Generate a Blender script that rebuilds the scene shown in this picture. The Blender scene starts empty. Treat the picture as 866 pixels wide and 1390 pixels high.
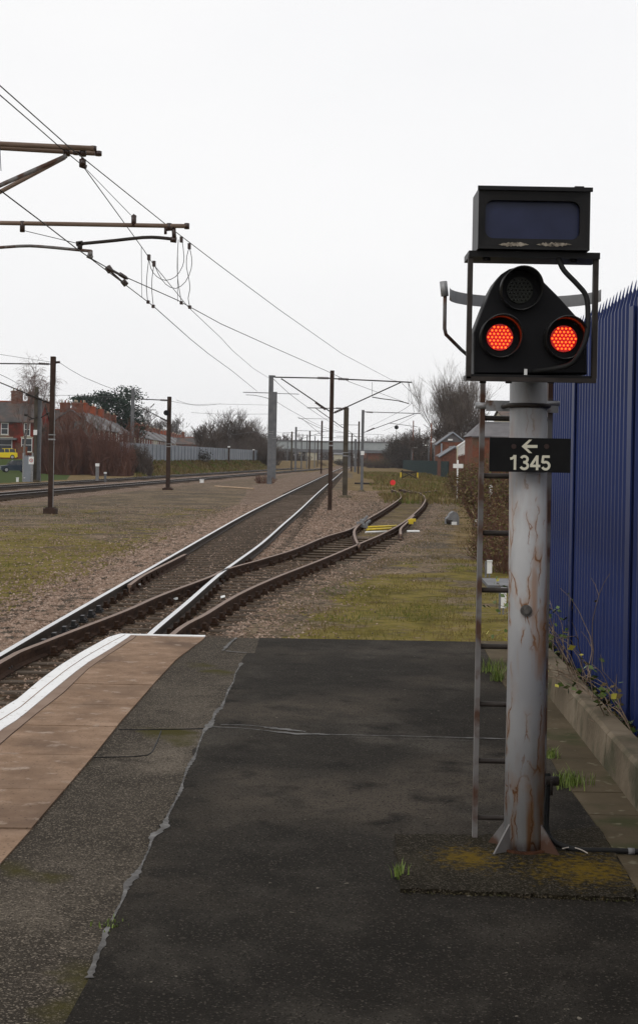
import bpy, math, random
import numpy as np
from mathutils import Vector, Matrix, noise
random.seed(7)
R = random.random
def U(a, b): return a + (b - a) * random.random()
scene = bpy.context.scene
COL = scene.collection

# ------------------------------------------------------------------ camera model
F = 2000.0; CX = 433.0; HY = 622.0; ROLL = 0.0183; CZ = 2.2
PT = 0.75           # platform top level (rail top is 0)
GL = -0.2           # general ground level
def ab(px, py):
    dx = px - CX; dy = HY - py
    return (dx*math.cos(ROLL) - dy*math.sin(ROLL))/F, (dx*math.sin(ROLL) + dy*math.cos(ROLL))/F
def P(px, py, Y):
    a, b = ab(px, py); return Vector((a*Y, Y, CZ + b*Y))
def G(px, py, lev=GL):
    a, b = ab(px, py); Y = (CZ - lev)/(-b); return Vector((a*Y, Y, lev))

# ------------------------------------------------------------------ materials
MATS = {}
def nodes(m):
    m.use_nodes = True
    return m.node_tree.nodes, m.node_tree.links
def ramp(ns, stops):
    r = ns.new('ShaderNodeValToRGB')
    e = r.color_ramp.elements
    while len(e) > 1: e.remove(e[-1])
    e[0].position = stops[0][0]; e[0].color = (*stops[0][1], 1)
    for p, c in stops[1:]:
        x = e.new(p); x.color = (*c, 1)
    return r
def mat(name, stops, scale=5, rough=.8, bump=0, bscale=None, metal=0, detail=6, spec=.4, stretch=None, bdist=.01, mix2=None, coord='Object', emis=None):
    """noise-driven colour ramp, optional second noise layer mix2=(colour, scale, low, high), bump"""
    if name in MATS: return MATS[name]
    m = bpy.data.materials.new(name); ns, ln = nodes(m)
    b = ns['Principled BSDF']
    b.inputs['Roughness'].default_value = rough
    b.inputs['Metallic'].default_value = metal
    b.inputs['Specular IOR Level'].default_value = .10 if (rough >= .8 and spec == .4) else spec
    if not isinstance(stops, list): stops = [(0, stops), (1, stops)]
    tc = ns.new('ShaderNodeTexCoord'); vec = tc.outputs[coord]
    if stretch:
        mp = ns.new('ShaderNodeMapping'); mp.inputs['Scale'].default_value = stretch
        ln.new(vec, mp.inputs[0]); vec = mp.outputs[0]
    n = ns.new('ShaderNodeTexNoise'); n.inputs['Scale'].default_value = scale; n.inputs['Detail'].default_value = detail
    n.inputs['Roughness'].default_value = .62
    ln.new(vec, n.inputs['Vector'])
    r = ramp(ns, stops); ln.new(n.outputs['Fac'], r.inputs[0]); out = r.outputs[0]
    if mix2:
        for (c2, s2, lo, hi) in (mix2 if isinstance(mix2, list) else [mix2]):
            n2 = ns.new('ShaderNodeTexNoise'); n2.inputs['Scale'].default_value = s2; n2.inputs['Detail'].default_value = 5
            ln.new(vec, n2.inputs['Vector'])
            mr = ns.new('ShaderNodeMapRange'); mr.inputs[1].default_value = lo; mr.inputs[2].default_value = hi
            ln.new(n2.outputs['Fac'], mr.inputs[0])
            mx = ns.new('ShaderNodeMix'); mx.data_type = 'RGBA'
            ln.new(mr.outputs[0], mx.inputs[0]); ln.new(out, mx.inputs[6]); mx.inputs[7].default_value = (*c2, 1)
            out = mx.outputs[2]
    ln.new(out, b.inputs['Base Color'])
    if bump:
        n3 = ns.new('ShaderNodeTexNoise'); n3.inputs['Scale'].default_value = bscale or scale*4; n3.inputs['Detail'].default_value = 4
        ln.new(vec, n3.inputs['Vector'])
        bp = ns.new('ShaderNodeBump'); bp.inputs['Strength'].default_value = bump; bp.inputs['Distance'].default_value = bdist
        ln.new(n3.outputs['Fac'], bp.inputs['Height']); ln.new(bp.outputs[0], b.inputs['Normal'])
    if emis:
        b.inputs['Emission Color'].default_value = (*emis[0], 1); b.inputs['Emission Strength'].default_value = emis[1]
    MATS[name] = m
    return m

M = {}
M['steel_top'] = mat('polished_rail_head', [(.3, (.62,.62,.63)), (.7, (.72,.72,.72))], 3, .3, metal=.9)
M['rail_rust'] = mat('rusty_rail', [(.3, (.022,.013,.009)), (.55, (.052,.028,.018)), (.8, (.085,.046,.028))], 6, .85, .4, 60)
M['rust_top'] = mat('dull_brown_rail_head', [(.3, (.14,.085,.058)), (.7, (.22,.145,.105))], 4, .6)
M['dark_rail'] = mat('oily_dark_rail', [(.3, (.016,.012,.009)), (.7, (.055,.036,.025))], 5, .75, spec=.2)
M['sleeper'] = mat('weathered_timber', [(.25, (.018,.012,.007)), (.5, (.048,.033,.021)), (.8, (.105,.080,.057))], 4, .85, .6, 40, stretch=(.6, 6, 6), mix2=((.11,.085,.065), 1.2, .5, .6))
M['chair'] = mat('rusty_cast_chair', [(.3, (.018,.011,.007)), (.7, (.060,.032,.020))], 18, .85, .5)
M['chair_dark'] = mat('oily_cast_chair', [(.3, (.010,.010,.011)), (.7, (.03,.028,.028))], 18, .42, .4)
M['stone'] = mat('ballast_stone', [(.27, (.07,.045,.032)), (.42, (.20,.135,.098)), (.56, (.33,.24,.185)), (.72, (.52,.42,.35))], 9, .9, coord='Object', detail=14, mix2=((.085,.07,.055), 4, .52, .62))
M['white_paint'] = mat('white_edge_paint', [(.3, (.74,.74,.73)), (.7, (.84,.84,.83))], 3, .55, .1, 60, mix2=((.42,.36,.31), 26, .60, .70))
M['tan'] = mat('tan_paving', [(.28, (.175,.110,.070)), (.5, (.245,.160,.105)), (.72, (.33,.225,.155))], 6, .9, .35, 160, bdist=.004, detail=12, mix2=[((.135,.088,.060), 1.4, .50, .68), ((.36,.28,.22), 9, .6, .74), ((.085,.058,.042), 70, .60, .7)])
M['coping'] = mat('coping_concrete', [(.25, (.19,.13,.095)), (.8, (.30,.22,.17))], 4, .9, .3, 120, bdist=.003)
M['concrete'] = mat('old_concrete', [(.25, (.095,.075,.050)), (.55, (.175,.14,.098)), (.8, (.27,.225,.165))], 2.5, .9, .4, 40, mix2=((.07,.065,.04), 3.2, .52, .66))
M['flag'] = mat('brown_flagstone', [(.25, (.045,.035,.020)), (.55, (.095,.073,.045)), (.8, (.15,.12,.078))], 1.6, .9, .3, 60, mix2=[((.05,.05,.022), 2.6, .5, .64), ((.18,.16,.11), 14, .62, .74)])
M['white'] = mat('weathered_white', [(.3, (.62,.62,.60)), (.7, (.8,.8,.79))], 4, .6)
M['black'] = mat('black_enamel', [(.3, (.0045,.0045,.0055)), (.7, (.010,.0095,.011))], 6, .5, spec=.14)
M['black_sat'] = mat('satin_black_box', [(.3, (.005,.005,.0055)), (.7, (.013,.012,.012))], 9, .42, spec=.16)
M['rubber'] = mat('black_rubber', [(.3, (.007,.007,.007)), (.7, (.015,.015,.015))], 30, .6, spec=.2)
M['galv'] = mat('galvanised_steel', [(.3, (.20,.205,.21)), (.7, (.33,.33,.335))], 7, .5, metal=.35, mix2=((.12,.06,.035), 14, .6, .7))
M['galv_rust'] = mat('galvanised_rusting', [(.3, (.12,.112,.108)), (.7, (.21,.20,.195))], 5, .6, metal=.1, mix2=((.075,.036,.022), 7, .46, .58))
M['rung'] = mat('dark_worn_steel', [(.3, (.016,.012,.010)), (.7, (.045,.036,.031))], 12, .6, spec=.25)
M['mast_dark'] = mat('dark_brown_mast', [(.3, (.028,.017,.013)), (.7, (.06,.038,.029))], 2, .8)
M['mast_grey'] = mat('grey_steel_mast', [(.3, (.085,.088,.095)), (.7, (.15,.15,.155))], 2, .7)
M['mast_olive'] = mat('olive_weathered_mast', [(.3, (.045,.038,.028)), (.7, (.09,.076,.058))], 2, .8)
M['tube_brown'] = mat('brown_weathered_tube', [(.3, (.12,.075,.05)), (.7, (.24,.17,.13))], 6, .6, metal=.1, stretch=(.3,3,3))
M['wire'] = mat('dark_wire', (.03,.028,.027), 3, .6)
M['insul'] = mat('brown_porcelain', (.035,.018,.014), 3, .3)
M['yellow'] = mat('yellow_paint', [(.3, (.50,.36,.02)), (.7, (.68,.5,.03))], 8, .5)
M['cable_grey'] = mat('grey_hood', [(.3, (.11,.11,.115)), (.7, (.2,.2,.2))], 9, .7)
M['red'] = mat('red_disc', (.75,.03,.03), 8, .45)
M['green_fence'] = mat('green_fence_paint', [(.3, (.002,.016,.017)), (.7, (.005,.028,.028))], 3, .8, spec=.15)
M['grey_fence'] = mat('grey_palisade', [(.3, (.17,.19,.22)), (.7, (.26,.28,.31))], .4, .6)
M['slate'] = mat('slate_roof', [(.3, (.035,.030,.028)), (.7, (.075,.066,.062))], .7, .75, .3, 6, mix2=((.10,.06,.045), .35, .5, .62))
M['slate_wet'] = mat('grey_slate', [(.3, (.065,.060,.062)), (.7, (.13,.12,.122))], .8, .6, .3, 6)
M['ridge'] = mat('orange_ridge_tile', [(.3, (.14,.036,.018)), (.7, (.30,.075,.032))], .8, .8)
M['brick_red'] = mat('red_brick', [(.3, (.14,.022,.016)), (.7, (.26,.042,.028))], 2.2, .9, .3, 14, mix2=((.08,.028,.02), .5, .45, .62))
M['brick_brown'] = mat('brown_brick', [(.3, (.09,.04,.028)), (.7, (.17,.075,.05))], 2.2, .9, .3, 14)
M['brick_orange'] = mat('orange_brick', [(.3, (.11,.04,.024)), (.7, (.21,.08,.048))], 2.6, .9, .3, 14, mix2=((.12,.075,.05), 1.1, .5, .62))
M['cream'] = mat('cream_render', [(.3, (.34,.31,.23)), (.7, (.46,.43,.33))], 1.5, .8)
M['glass'] = mat('dark_window_glass', (.03,.033,.038), 2, .12)
M['tyre'] = mat('tyre_rubber', (.015,.015,.015), 3, .8)
M['rim'] = mat('alloy_rim', (.4,.4,.42), 3, .4, metal=.6)
M['car_yellow'] = mat('yellow_car_paint', (.75,.58,.01), 3, .3)
M['car_blue'] = mat('dark_blue_car_paint', (.022,.035,.055), 3, .3)
M['lampred'] = mat('red_lens', (.4,.01,.01), 3, .3)
M['bark'] = mat('grey_brown_bark', [(.3, (.045,.036,.030)), (.7, (.10,.083,.070))], 2, .9)
M['bark_pale'] = mat('pale_birch_bark', [(.3, (.09,.075,.065)), (.7, (.22,.195,.175))], 2, .9)
M['twig'] = mat('grey_twig', [(.3, (.050,.038,.032)), (.7, (.115,.092,.078))], .6, .9)
M['twig_pale'] = mat('pale_grey_twig', [(.3, (.085,.068,.056)), (.7, (.16,.13,.108))], .6, .9)
M['twig_red'] = mat('red_brown_twig', [(.3, (.075,.036,.028)), (.7, (.18,.095,.070))], .35, .9)
M['twig_pink'] = mat('pinkish_birch_twig', [(.3, (.11,.075,.066)), (.7, (.20,.15,.135))], .6, .9)
M['leaf_dark'] = mat('dark_needles', [(.3, (.007,.018,.011)), (.7, (.026,.050,.028))], 1.2, .8)
M['leaf_ivy'] = mat('dark_ivy_leaf', [(.3, (.012,.012,.008)), (.7, (.036,.032,.018))], .8, .85, spec=.15)
M['leaf_brown'] = mat('dead_bramble_leaf', [(.3, (.050,.058,.018)), (.45, (.085,.085,.028)), (.55, (.14,.10,.048)), (.75, (.24,.165,.09))], 3.5, .85)
M['leaf_green'] = mat('bramble_green_leaf', [(.3, (.045,.085,.016)), (.7, (.12,.17,.035))], 20, .5)
M['leaf_yellow'] = mat('yellowing_leaf', [(.3, (.30,.27,.03)), (.7, (.5,.44,.06))], 20, .6)
M['stem'] = mat('pale_dead_stem', [(.3, (.13,.09,.06)), (.7, (.30,.23,.17))], 12, .8)
M['grass_green'] = mat('fresh_grass', [(.3, (.05,.075,.012)), (.7, (.12,.15,.028))], 12, .7)
M['grass_dry'] = mat('dry_grass', [(.2, (.075,.06,.022)), (.5, (.15,.11,.045)), (.8, (.26,.195,.10))], 1.2, .85, detail=10, mix2=((.10,.12,.025), .35, .5, .62))
M['tuft'] = mat('bright_tuft_grass', [(.3, (.07,.12,.018)), (.55, (.16,.22,.04)), (.75, (.25,.22,.09))], 60, .6)
M['grass_moss'] = mat('yellow_olive_turf', [(.3, (.075,.072,.014)), (.7, (.18,.15,.03))], 6, .85)
M['moss'] = mat('yellow_lichen', [(.3, (.25,.16,.01)), (.7, (.42,.28,.015))], 20, .95)
M['rag_wire'] = mat('pale_wire_offcut', (.45,.40,.35), 3, .6)
M['sealant'] = mat('grey_joint_sealant', [(.3, (.045,.042,.04)), (.5, (.12,.115,.11)), (.75, (.23,.225,.215))], 14, .8, .4, 60, detail=10)
M['cream_letter'] = mat('cream_reflective', (.66,.63,.50), 8, .6)
M['cut_timber'] = mat('pale_plank', [(.3, (.25,.17,.11)), (.7, (.4,.3,.2))], 4, .8)

def asphalt(name, base, speck, blotch, specks=.66, moss=None, spots=False):
    m = bpy.data.materials.new(name); ns, ln = nodes(m); b = ns['Principled BSDF']
    b.inputs['Roughness'].default_value = .9; b.inputs['Specular IOR Level'].default_value = .05
    tc = ns.new('ShaderNodeTexCoord'); v = tc.outputs['Object']
    def nz(s, d=6, st=None):
        n = ns.new('ShaderNodeTexNoise'); n.inputs['Scale'].default_value = s; n.inputs['Detail'].default_value = d
        if st:
            mp = ns.new('ShaderNodeMapping'); mp.inputs['Scale'].default_value = st; ln.new(v, mp.inputs[0]); ln.new(mp.outputs[0], n.inputs['Vector'])
        else: ln.new(v, n.inputs['Vector'])
        return n.outputs['Fac']
    def mixc(fac, a, bb, lo, hi):
        mr = ns.new('ShaderNodeMapRange'); mr.inputs[1].default_value = lo; mr.inputs[2].default_value = hi; ln.new(fac, mr.inputs[0])
        mx = ns.new('ShaderNodeMix'); mx.data_type = 'RGBA'; ln.new(mr.outputs[0], mx.inputs[0])
        for s, k in ((a, 6), (bb, 7)):
            if isinstance(s, tuple): mx.inputs[k].default_value = (*s, 1)
            else: ln.new(s, mx.inputs[k])
        return mx.outputs[2]
    c = mixc(nz(.95, 10, (1,.8,1)), base, blotch, .46, .62)
    c = mixc(nz(.62, 9, (1, .55, 1)), c, tuple(x*.62 for x in base), .46, .64)
    c = mixc(nz(1.9, 10, (1, .6, 1)), c, tuple(x*2.3 for x in base), .55, .70)
    c = mixc(nz(4.2, 12), c, tuple(x*.66 for x in base), .54, .70)
    c = mixc(nz(5), c, tuple(x*1.35 for x in base), .5, .75)
    vo = ns.new('ShaderNodeTexVoronoi'); vo.inputs['Scale'].default_value = 190; ln.new(v, vo.inputs['Vector'])
    sep = ns.new('ShaderNodeSeparateColor'); ln.new(vo.outputs['Color'], sep.inputs[0])
    c = mixc(sep.outputs[0], c, speck, specks, 1.02)
    c = mixc(sep.outputs[1], c, tuple(x*.45 for x in base), .72, .98)
    c = mixc(nz(34, 3), c, (.17,.15,.12), .735, .76)
    if moss: c = mixc(nz(2.1, 10), c, moss, .63, .72)
    if spots:       # two patches of yellow lichen growing on the footing
        for (px, py, rx, ry, thr) in ((636,1171,.12,.16,.46), (795,1187,.20,.20,.44)):
            g = G(px, py, PT)
            mp = ns.new('ShaderNodeMapping'); mp.inputs['Location'].default_value = (-g.x/rx, -g.y/ry, 0); mp.inputs['Scale'].default_value = (1/rx, 1/ry, 0)
            ln.new(v, mp.inputs[0])
            le = ns.new('ShaderNodeVectorMath'); le.operation = 'LENGTH'; ln.new(mp.outputs[0], le.inputs[0])
            ad = ns.new('ShaderNodeMath'); ad.operation = 'SUBTRACT'; ln.new(nz(38, 9), ad.inputs[0])
            ml_ = ns.new('ShaderNodeMath'); ml_.operation = 'MULTIPLY'; ml_.inputs[1].default_value = .26; ln.new(le.outputs['Value'], ml_.inputs[0]); ln.new(ml_.outputs[0], ad.inputs[1])
            c = mixc(ad.outputs[0], c, (.125,.080,.008), thr-.24, thr+.10)
    ln.new(c, b.inputs['Base Color'])
    bp = ns.new('ShaderNodeBump'); bp.inputs['Strength'].default_value = .6; bp.inputs['Distance'].default_value = .004
    ln.new(vo.outputs['Distance'], bp.inputs['Height']); ln.new(bp.outputs[0], b.inputs['Normal'])
    return m
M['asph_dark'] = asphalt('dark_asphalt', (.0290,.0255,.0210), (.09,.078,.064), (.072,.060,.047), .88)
M['asph_mid'] = asphalt('worn_gritty_asphalt', (.054,.045,.035), (.22,.185,.145), (.092,.077,.060), .72, moss=(.055,.048,.014))
M['asph_foot'] = asphalt('rough_footing_asphalt', (.024,.020,.013), (.10,.085,.065), (.036,.029,.014), .72, spots=True)

def blue_mat():
    m = bpy.data.materials.new('blue_fence_paint'); ns, ln = nodes(m); b = ns['Principled BSDF']
    tc = ns.new('ShaderNodeTexCoord'); n = ns.new('ShaderNodeTexNoise'); n.inputs['Scale'].default_value = 1.4; ln.new(tc.outputs['Object'], n.inputs[0])
    r = ramp(ns, [(.3, (.0075,.0165,.078)), (.7, (.014,.030,.130))]); ln.new(n.outputs[0], r.inputs[0]); ln.new(r.outputs[0], b.inputs['Base Color'])
    b.inputs['Roughness'].default_value = .45; b.inputs['Specular IOR Level'].default_value = .3
    return m
M['blue'] = blue_mat()

def pole_mat():
    m = bpy.data.materials.new('grey_pole_paint_rust'); ns, ln = nodes(m); b = ns['Principled BSDF']
    tc = ns.new('ShaderNodeTexCoord'); v = tc.outputs['Object']
    def nz(s, d, st):
        mp = ns.new('ShaderNodeMapping'); mp.inputs['Scale'].default_value = st; ln.new(v, mp.inputs[0])
        n = ns.new('ShaderNodeTexNoise'); n.inputs['Scale'].default_value = s; n.inputs['Detail'].default_value = d; ln.new(mp.outputs[0], n.inputs[0]); return n.outputs[0]
    def mr(f, lo, hi, a=0, bb=1):
        x = ns.new('ShaderNodeMapRange'); x.inputs[1].default_value = lo; x.inputs[2].default_value = hi; x.inputs[3].default_value = a; x.inputs[4].default_value = bb
        ln.new(f, x.inputs[0]); return x.outputs[0]
    def mul(a, c):
        x = ns.new('ShaderNodeMath'); x.operation = 'MULTIPLY'
        ln.new(a, x.inputs[0]); ln.new(c, x.inputs[1]); return x.outputs[0]
    def mx(f, a, c):
        x = ns.new('ShaderNodeMix'); x.data_type = 'RGBA'; ln.new(f, x.inputs[0])
        for s, k in ((a, 6), (c, 7)):
            if isinstance(s, tuple): x.inputs[k].default_value = (*s, 1)
            else: ln.new(s, x.inputs[k])
        return x.outputs[2]
    base = mx(mr(nz(4, 6, (1,1,.5)), .35, .65), (.29,.29,.30), (.42,.42,.42))
    base = mx(mr(nz(9, 8, (1,1,.16)), .50, .72), base, (.22,.215,.21))
    base = mx(mr(nz(6, 10, (1,1,.3)), .56, .70, 0, .7), base, (.50,.50,.49))
    sep = ns.new('ShaderNodeSeparateXYZ'); ln.new(v, sep.inputs[0])
    low = mr(sep.outputs[2], 2.0, .7)     # more rust lower down the pole
    # crack-like rust: voronoi edges stretched vertically
    mp = ns.new('ShaderNodeMapping'); mp.inputs['Scale'].default_value = (1, 1, .17); 
    nd = ns.new('ShaderNodeTexNoise'); nd.inputs['Scale'].default_value = 14; nd.inputs['Detail'].default_value = 4; ln.new(v, nd.inputs[0])
    va = ns.new('ShaderNodeVectorMath'); va.operation = 'SCALE'; va.inputs[3].default_value = .05; ln.new(nd.outputs['Color'], va.inputs[0])
    vb = ns.new('ShaderNodeVectorMath'); vb.operation = 'ADD'; ln.new(v, vb.inputs[0]); ln.new(va.outputs[0], vb.inputs[1])
    ln.new(vb.outputs[0], mp.inputs[0])
    vo = ns.new('ShaderNodeTexVoronoi'); vo.feature = 'DISTANCE_TO_EDGE'; vo.inputs['Scale'].default_value = 19; ln.new(mp.outputs[0], vo.inputs['Vector'])
    edge = mr(vo.outputs['Distance'], .05, .008)
    patch = mul(mul(mr(nz(4.2, 4, (1,1,.5)), .34, .49), mr(nz(16, 3, (1,1,.4)), .42, .52)), low)
    crack = mul(edge, patch)
    halo = mul(mul(mr(vo.outputs['Distance'], .22, .0), patch), mr(nz(30, 4, (1,1,.2)), .4, .6))
    c = mx(mr(halo, 0, 1.1), base, (.30,.165,.08))
    c = mx(mr(crack, .15, .7), c, (.17,.075,.030))
    strk = mul(mul(mr(nz(13, 6, (1,1,.06)), .49, .60), mr(nz(5, 4, (1,1,.5)), .40, .54)), low)
    c = mx(mr(strk, .1, 1.0, 0, .85), c, (.27,.125,.045))
    foot = mr(sep.outputs[2], .07, .015)
    c = mx(mul(foot, mr(nz(18, 5, (1,1,1)), .3, .5)), c, (.05,.02,.012))
    ln.new(c, b.inputs['Base Color'])
    b.inputs['Roughness'].default_value = .55; b.inputs['Specular IOR Level'].default_value = .35
    bp = ns.new('ShaderNodeBump'); bp.inputs['Strength'].default_value = .5; bp.inputs['Distance'].default_value = .002; bp.invert = True
    ln.new(crack, bp.inputs['Height']); ln.new(bp.outputs[0], b.inputs['Normal'])
    return m
M['pole'] = pole_mat()

def ground_mat():
    m = bpy.data.materials.new('ground_mixed'); ns, ln = nodes(m); b = ns['Principled BSDF']
    b.inputs['Roughness'].default_value = .95; b.inputs['Specular IOR Level'].default_value = .04
    tc = ns.new('ShaderNodeTexCoord'); v = tc.outputs['Object']
    def nz(s, d=6):
        n = ns.new('ShaderNodeTexNoise'); n.inputs['Scale'].default_value = s; n.inputs['Detail'].default_value = d; n.inputs['Roughness'].default_value = .65; ln.new(v, n.inputs[0]); return n.outputs[0]
    def attr(a):
        n = ns.new('ShaderNodeAttribute'); n.attribute_name = a; return n.outputs['Fac']
    def mx(f, a, c):
        x = ns.new('ShaderNodeMix'); x.data_type = 'RGBA'
        if isinstance(f, float): x.inputs[0].default_value = f
        else: ln.new(f, x.inputs[0])
        for s, k in ((a, 6), (c, 7)):
            if isinstance(s, tuple): x.inputs[k].default_value = (*s, 1)
            else: ln.new(s, x.inputs[k])
        return x.outputs[2]
    def mth(op, a, c):
        x = ns.new('ShaderNodeMath'); x.operation = op
        for s, k in ((a, 0), (c, 1)):
            if isinstance(s, (int, float)): x.inputs[k].default_value = s
            else: ln.new(s, x.inputs[k])
        return x.outputs[0]
    def mr(f, lo, hi, a=0, bb=1):
        x = ns.new('ShaderNodeMapRange'); x.inputs[1].default_value = lo; x.inputs[2].default_value = hi; x.inputs[3].default_value = a; x.inputs[4].default_value = bb
        ln.new(f, x.inputs[0]); return x.outputs[0]
    def mask(a, s, w=.5):      # attribute edge broken up by noise
        t = mth('ADD', attr(a), mth('MULTIPLY', mth('SUBTRACT', nz(s, 8), .5), w))
        return mr(t, .42, .58)
    # dirt: brown earth, grit, moss
    r1 = ramp(ns, [(.32, (.055,.042,.025)), (.48, (.135,.100,.062)), (.64, (.25,.185,.125))]); ln.new(nz(.9, 10), r1.inputs[0])
    dirt = mx(mr(nz(.28, 8), .46, .60, 0, .8), r1.outputs[0], (.060,.052,.040))
    dirt = mx(mr(nz(.17, 10), .54, .66, 0, .7), dirt, (.20,.145,.09))
    dirt = mx(mr(nz(22, 6), .5, .66), dirt, (.23,.18,.13))
    dirt = mx(mr(nz(9, 8), .5, .62), dirt, (.040,.032,.022))
    gr = ramp(ns, [(.3, (.062,.050,.014)), (.45, (.130,.105,.022)), (.58, (.185,.145,.040)), (.72, (.17,.120,.06))]); ln.new(nz(1.7, 10), gr.inputs[0])
    grass = mx(mr(nz(30, 5), .5, .68), gr.outputs[0], (.085,.072,.026))
    dr = ramp(ns, [(.3, (.075,.052,.022)), (.5, (.15,.105,.048)), (.7, (.25,.18,.095))]); ln.new(nz(1.1, 10), dr.inputs[0])
    # ballast: two voronoi scales
    vo = ns.new('ShaderNodeTexVoronoi'); vo.inputs['Scale'].default_value = 17; ln.new(v, vo.inputs['Vector'])
    sc = ns.new('ShaderNodeSeparateColor'); ln.new(vo.outputs['Color'], sc.inputs[0])
    br = ramp(ns, [(0, (.075,.048,.034)), (.4, (.20,.138,.100)), (.75, (.32,.235,.18)), (1, (.50,.40,.33))]); ln.new(sc.outputs[0], br.inputs[0])
    ball = mx(mr(vo.outputs['Distance'], .45, .8), br.outputs[0], (.05,.035,.028))
    ball = mx(mr(nz(.6, 8), .46, .64, 0, .65), ball, (.12,.078,.048))
    oil = mx(mr(nz(7, 8), .45, .62), (.028,.018,.011), (.100,.064,.039))
    oil = mx(mr(sc.outputs[1], .80, 1.0), oil, (.15,.12,.09))
    c = mx(mask('green', .55, 2.4), dirt, grass)
    c = mx(mask('dry', .8, .9), c, dr.outputs[0])
    c = mx(mask('ballast', 2.2, .9), c, ball)
    c = mx(mask('oil', 1.5, .5), c, oil)
    c = mx(mr(nz(3.0, 12), .50, .72, 0, .55), c, (.045,.034,.024))
    c = mx(mr(nz(5.3, 12), .56, .70, 0, .5), c, (.27,.21,.165))
    c = mx(mask('lawn', 1.0, .2), c, (.050,.068,.020))
    ln.new(c, b.inputs['Base Color'])
    h = mth('ADD', mth('MULTIPLY', nz(4, 10), 1.2),
        mth('ADD', mth('MULTIPLY', vo.outputs['Distance'], mr(attr('ballast'), 0, 1, .15, -1)), mth('MULTIPLY', nz(12, 6), .6)))
    bp = ns.new('ShaderNodeBump'); bp.inputs['Strength'].default_value = .8; bp.inputs['Distance'].default_value = .04
    ln.new(h, bp.inputs['Height']); ln.new(bp.outputs[0], b.inputs['Normal'])
    return m
M['ground'] = ground_mat()

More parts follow.
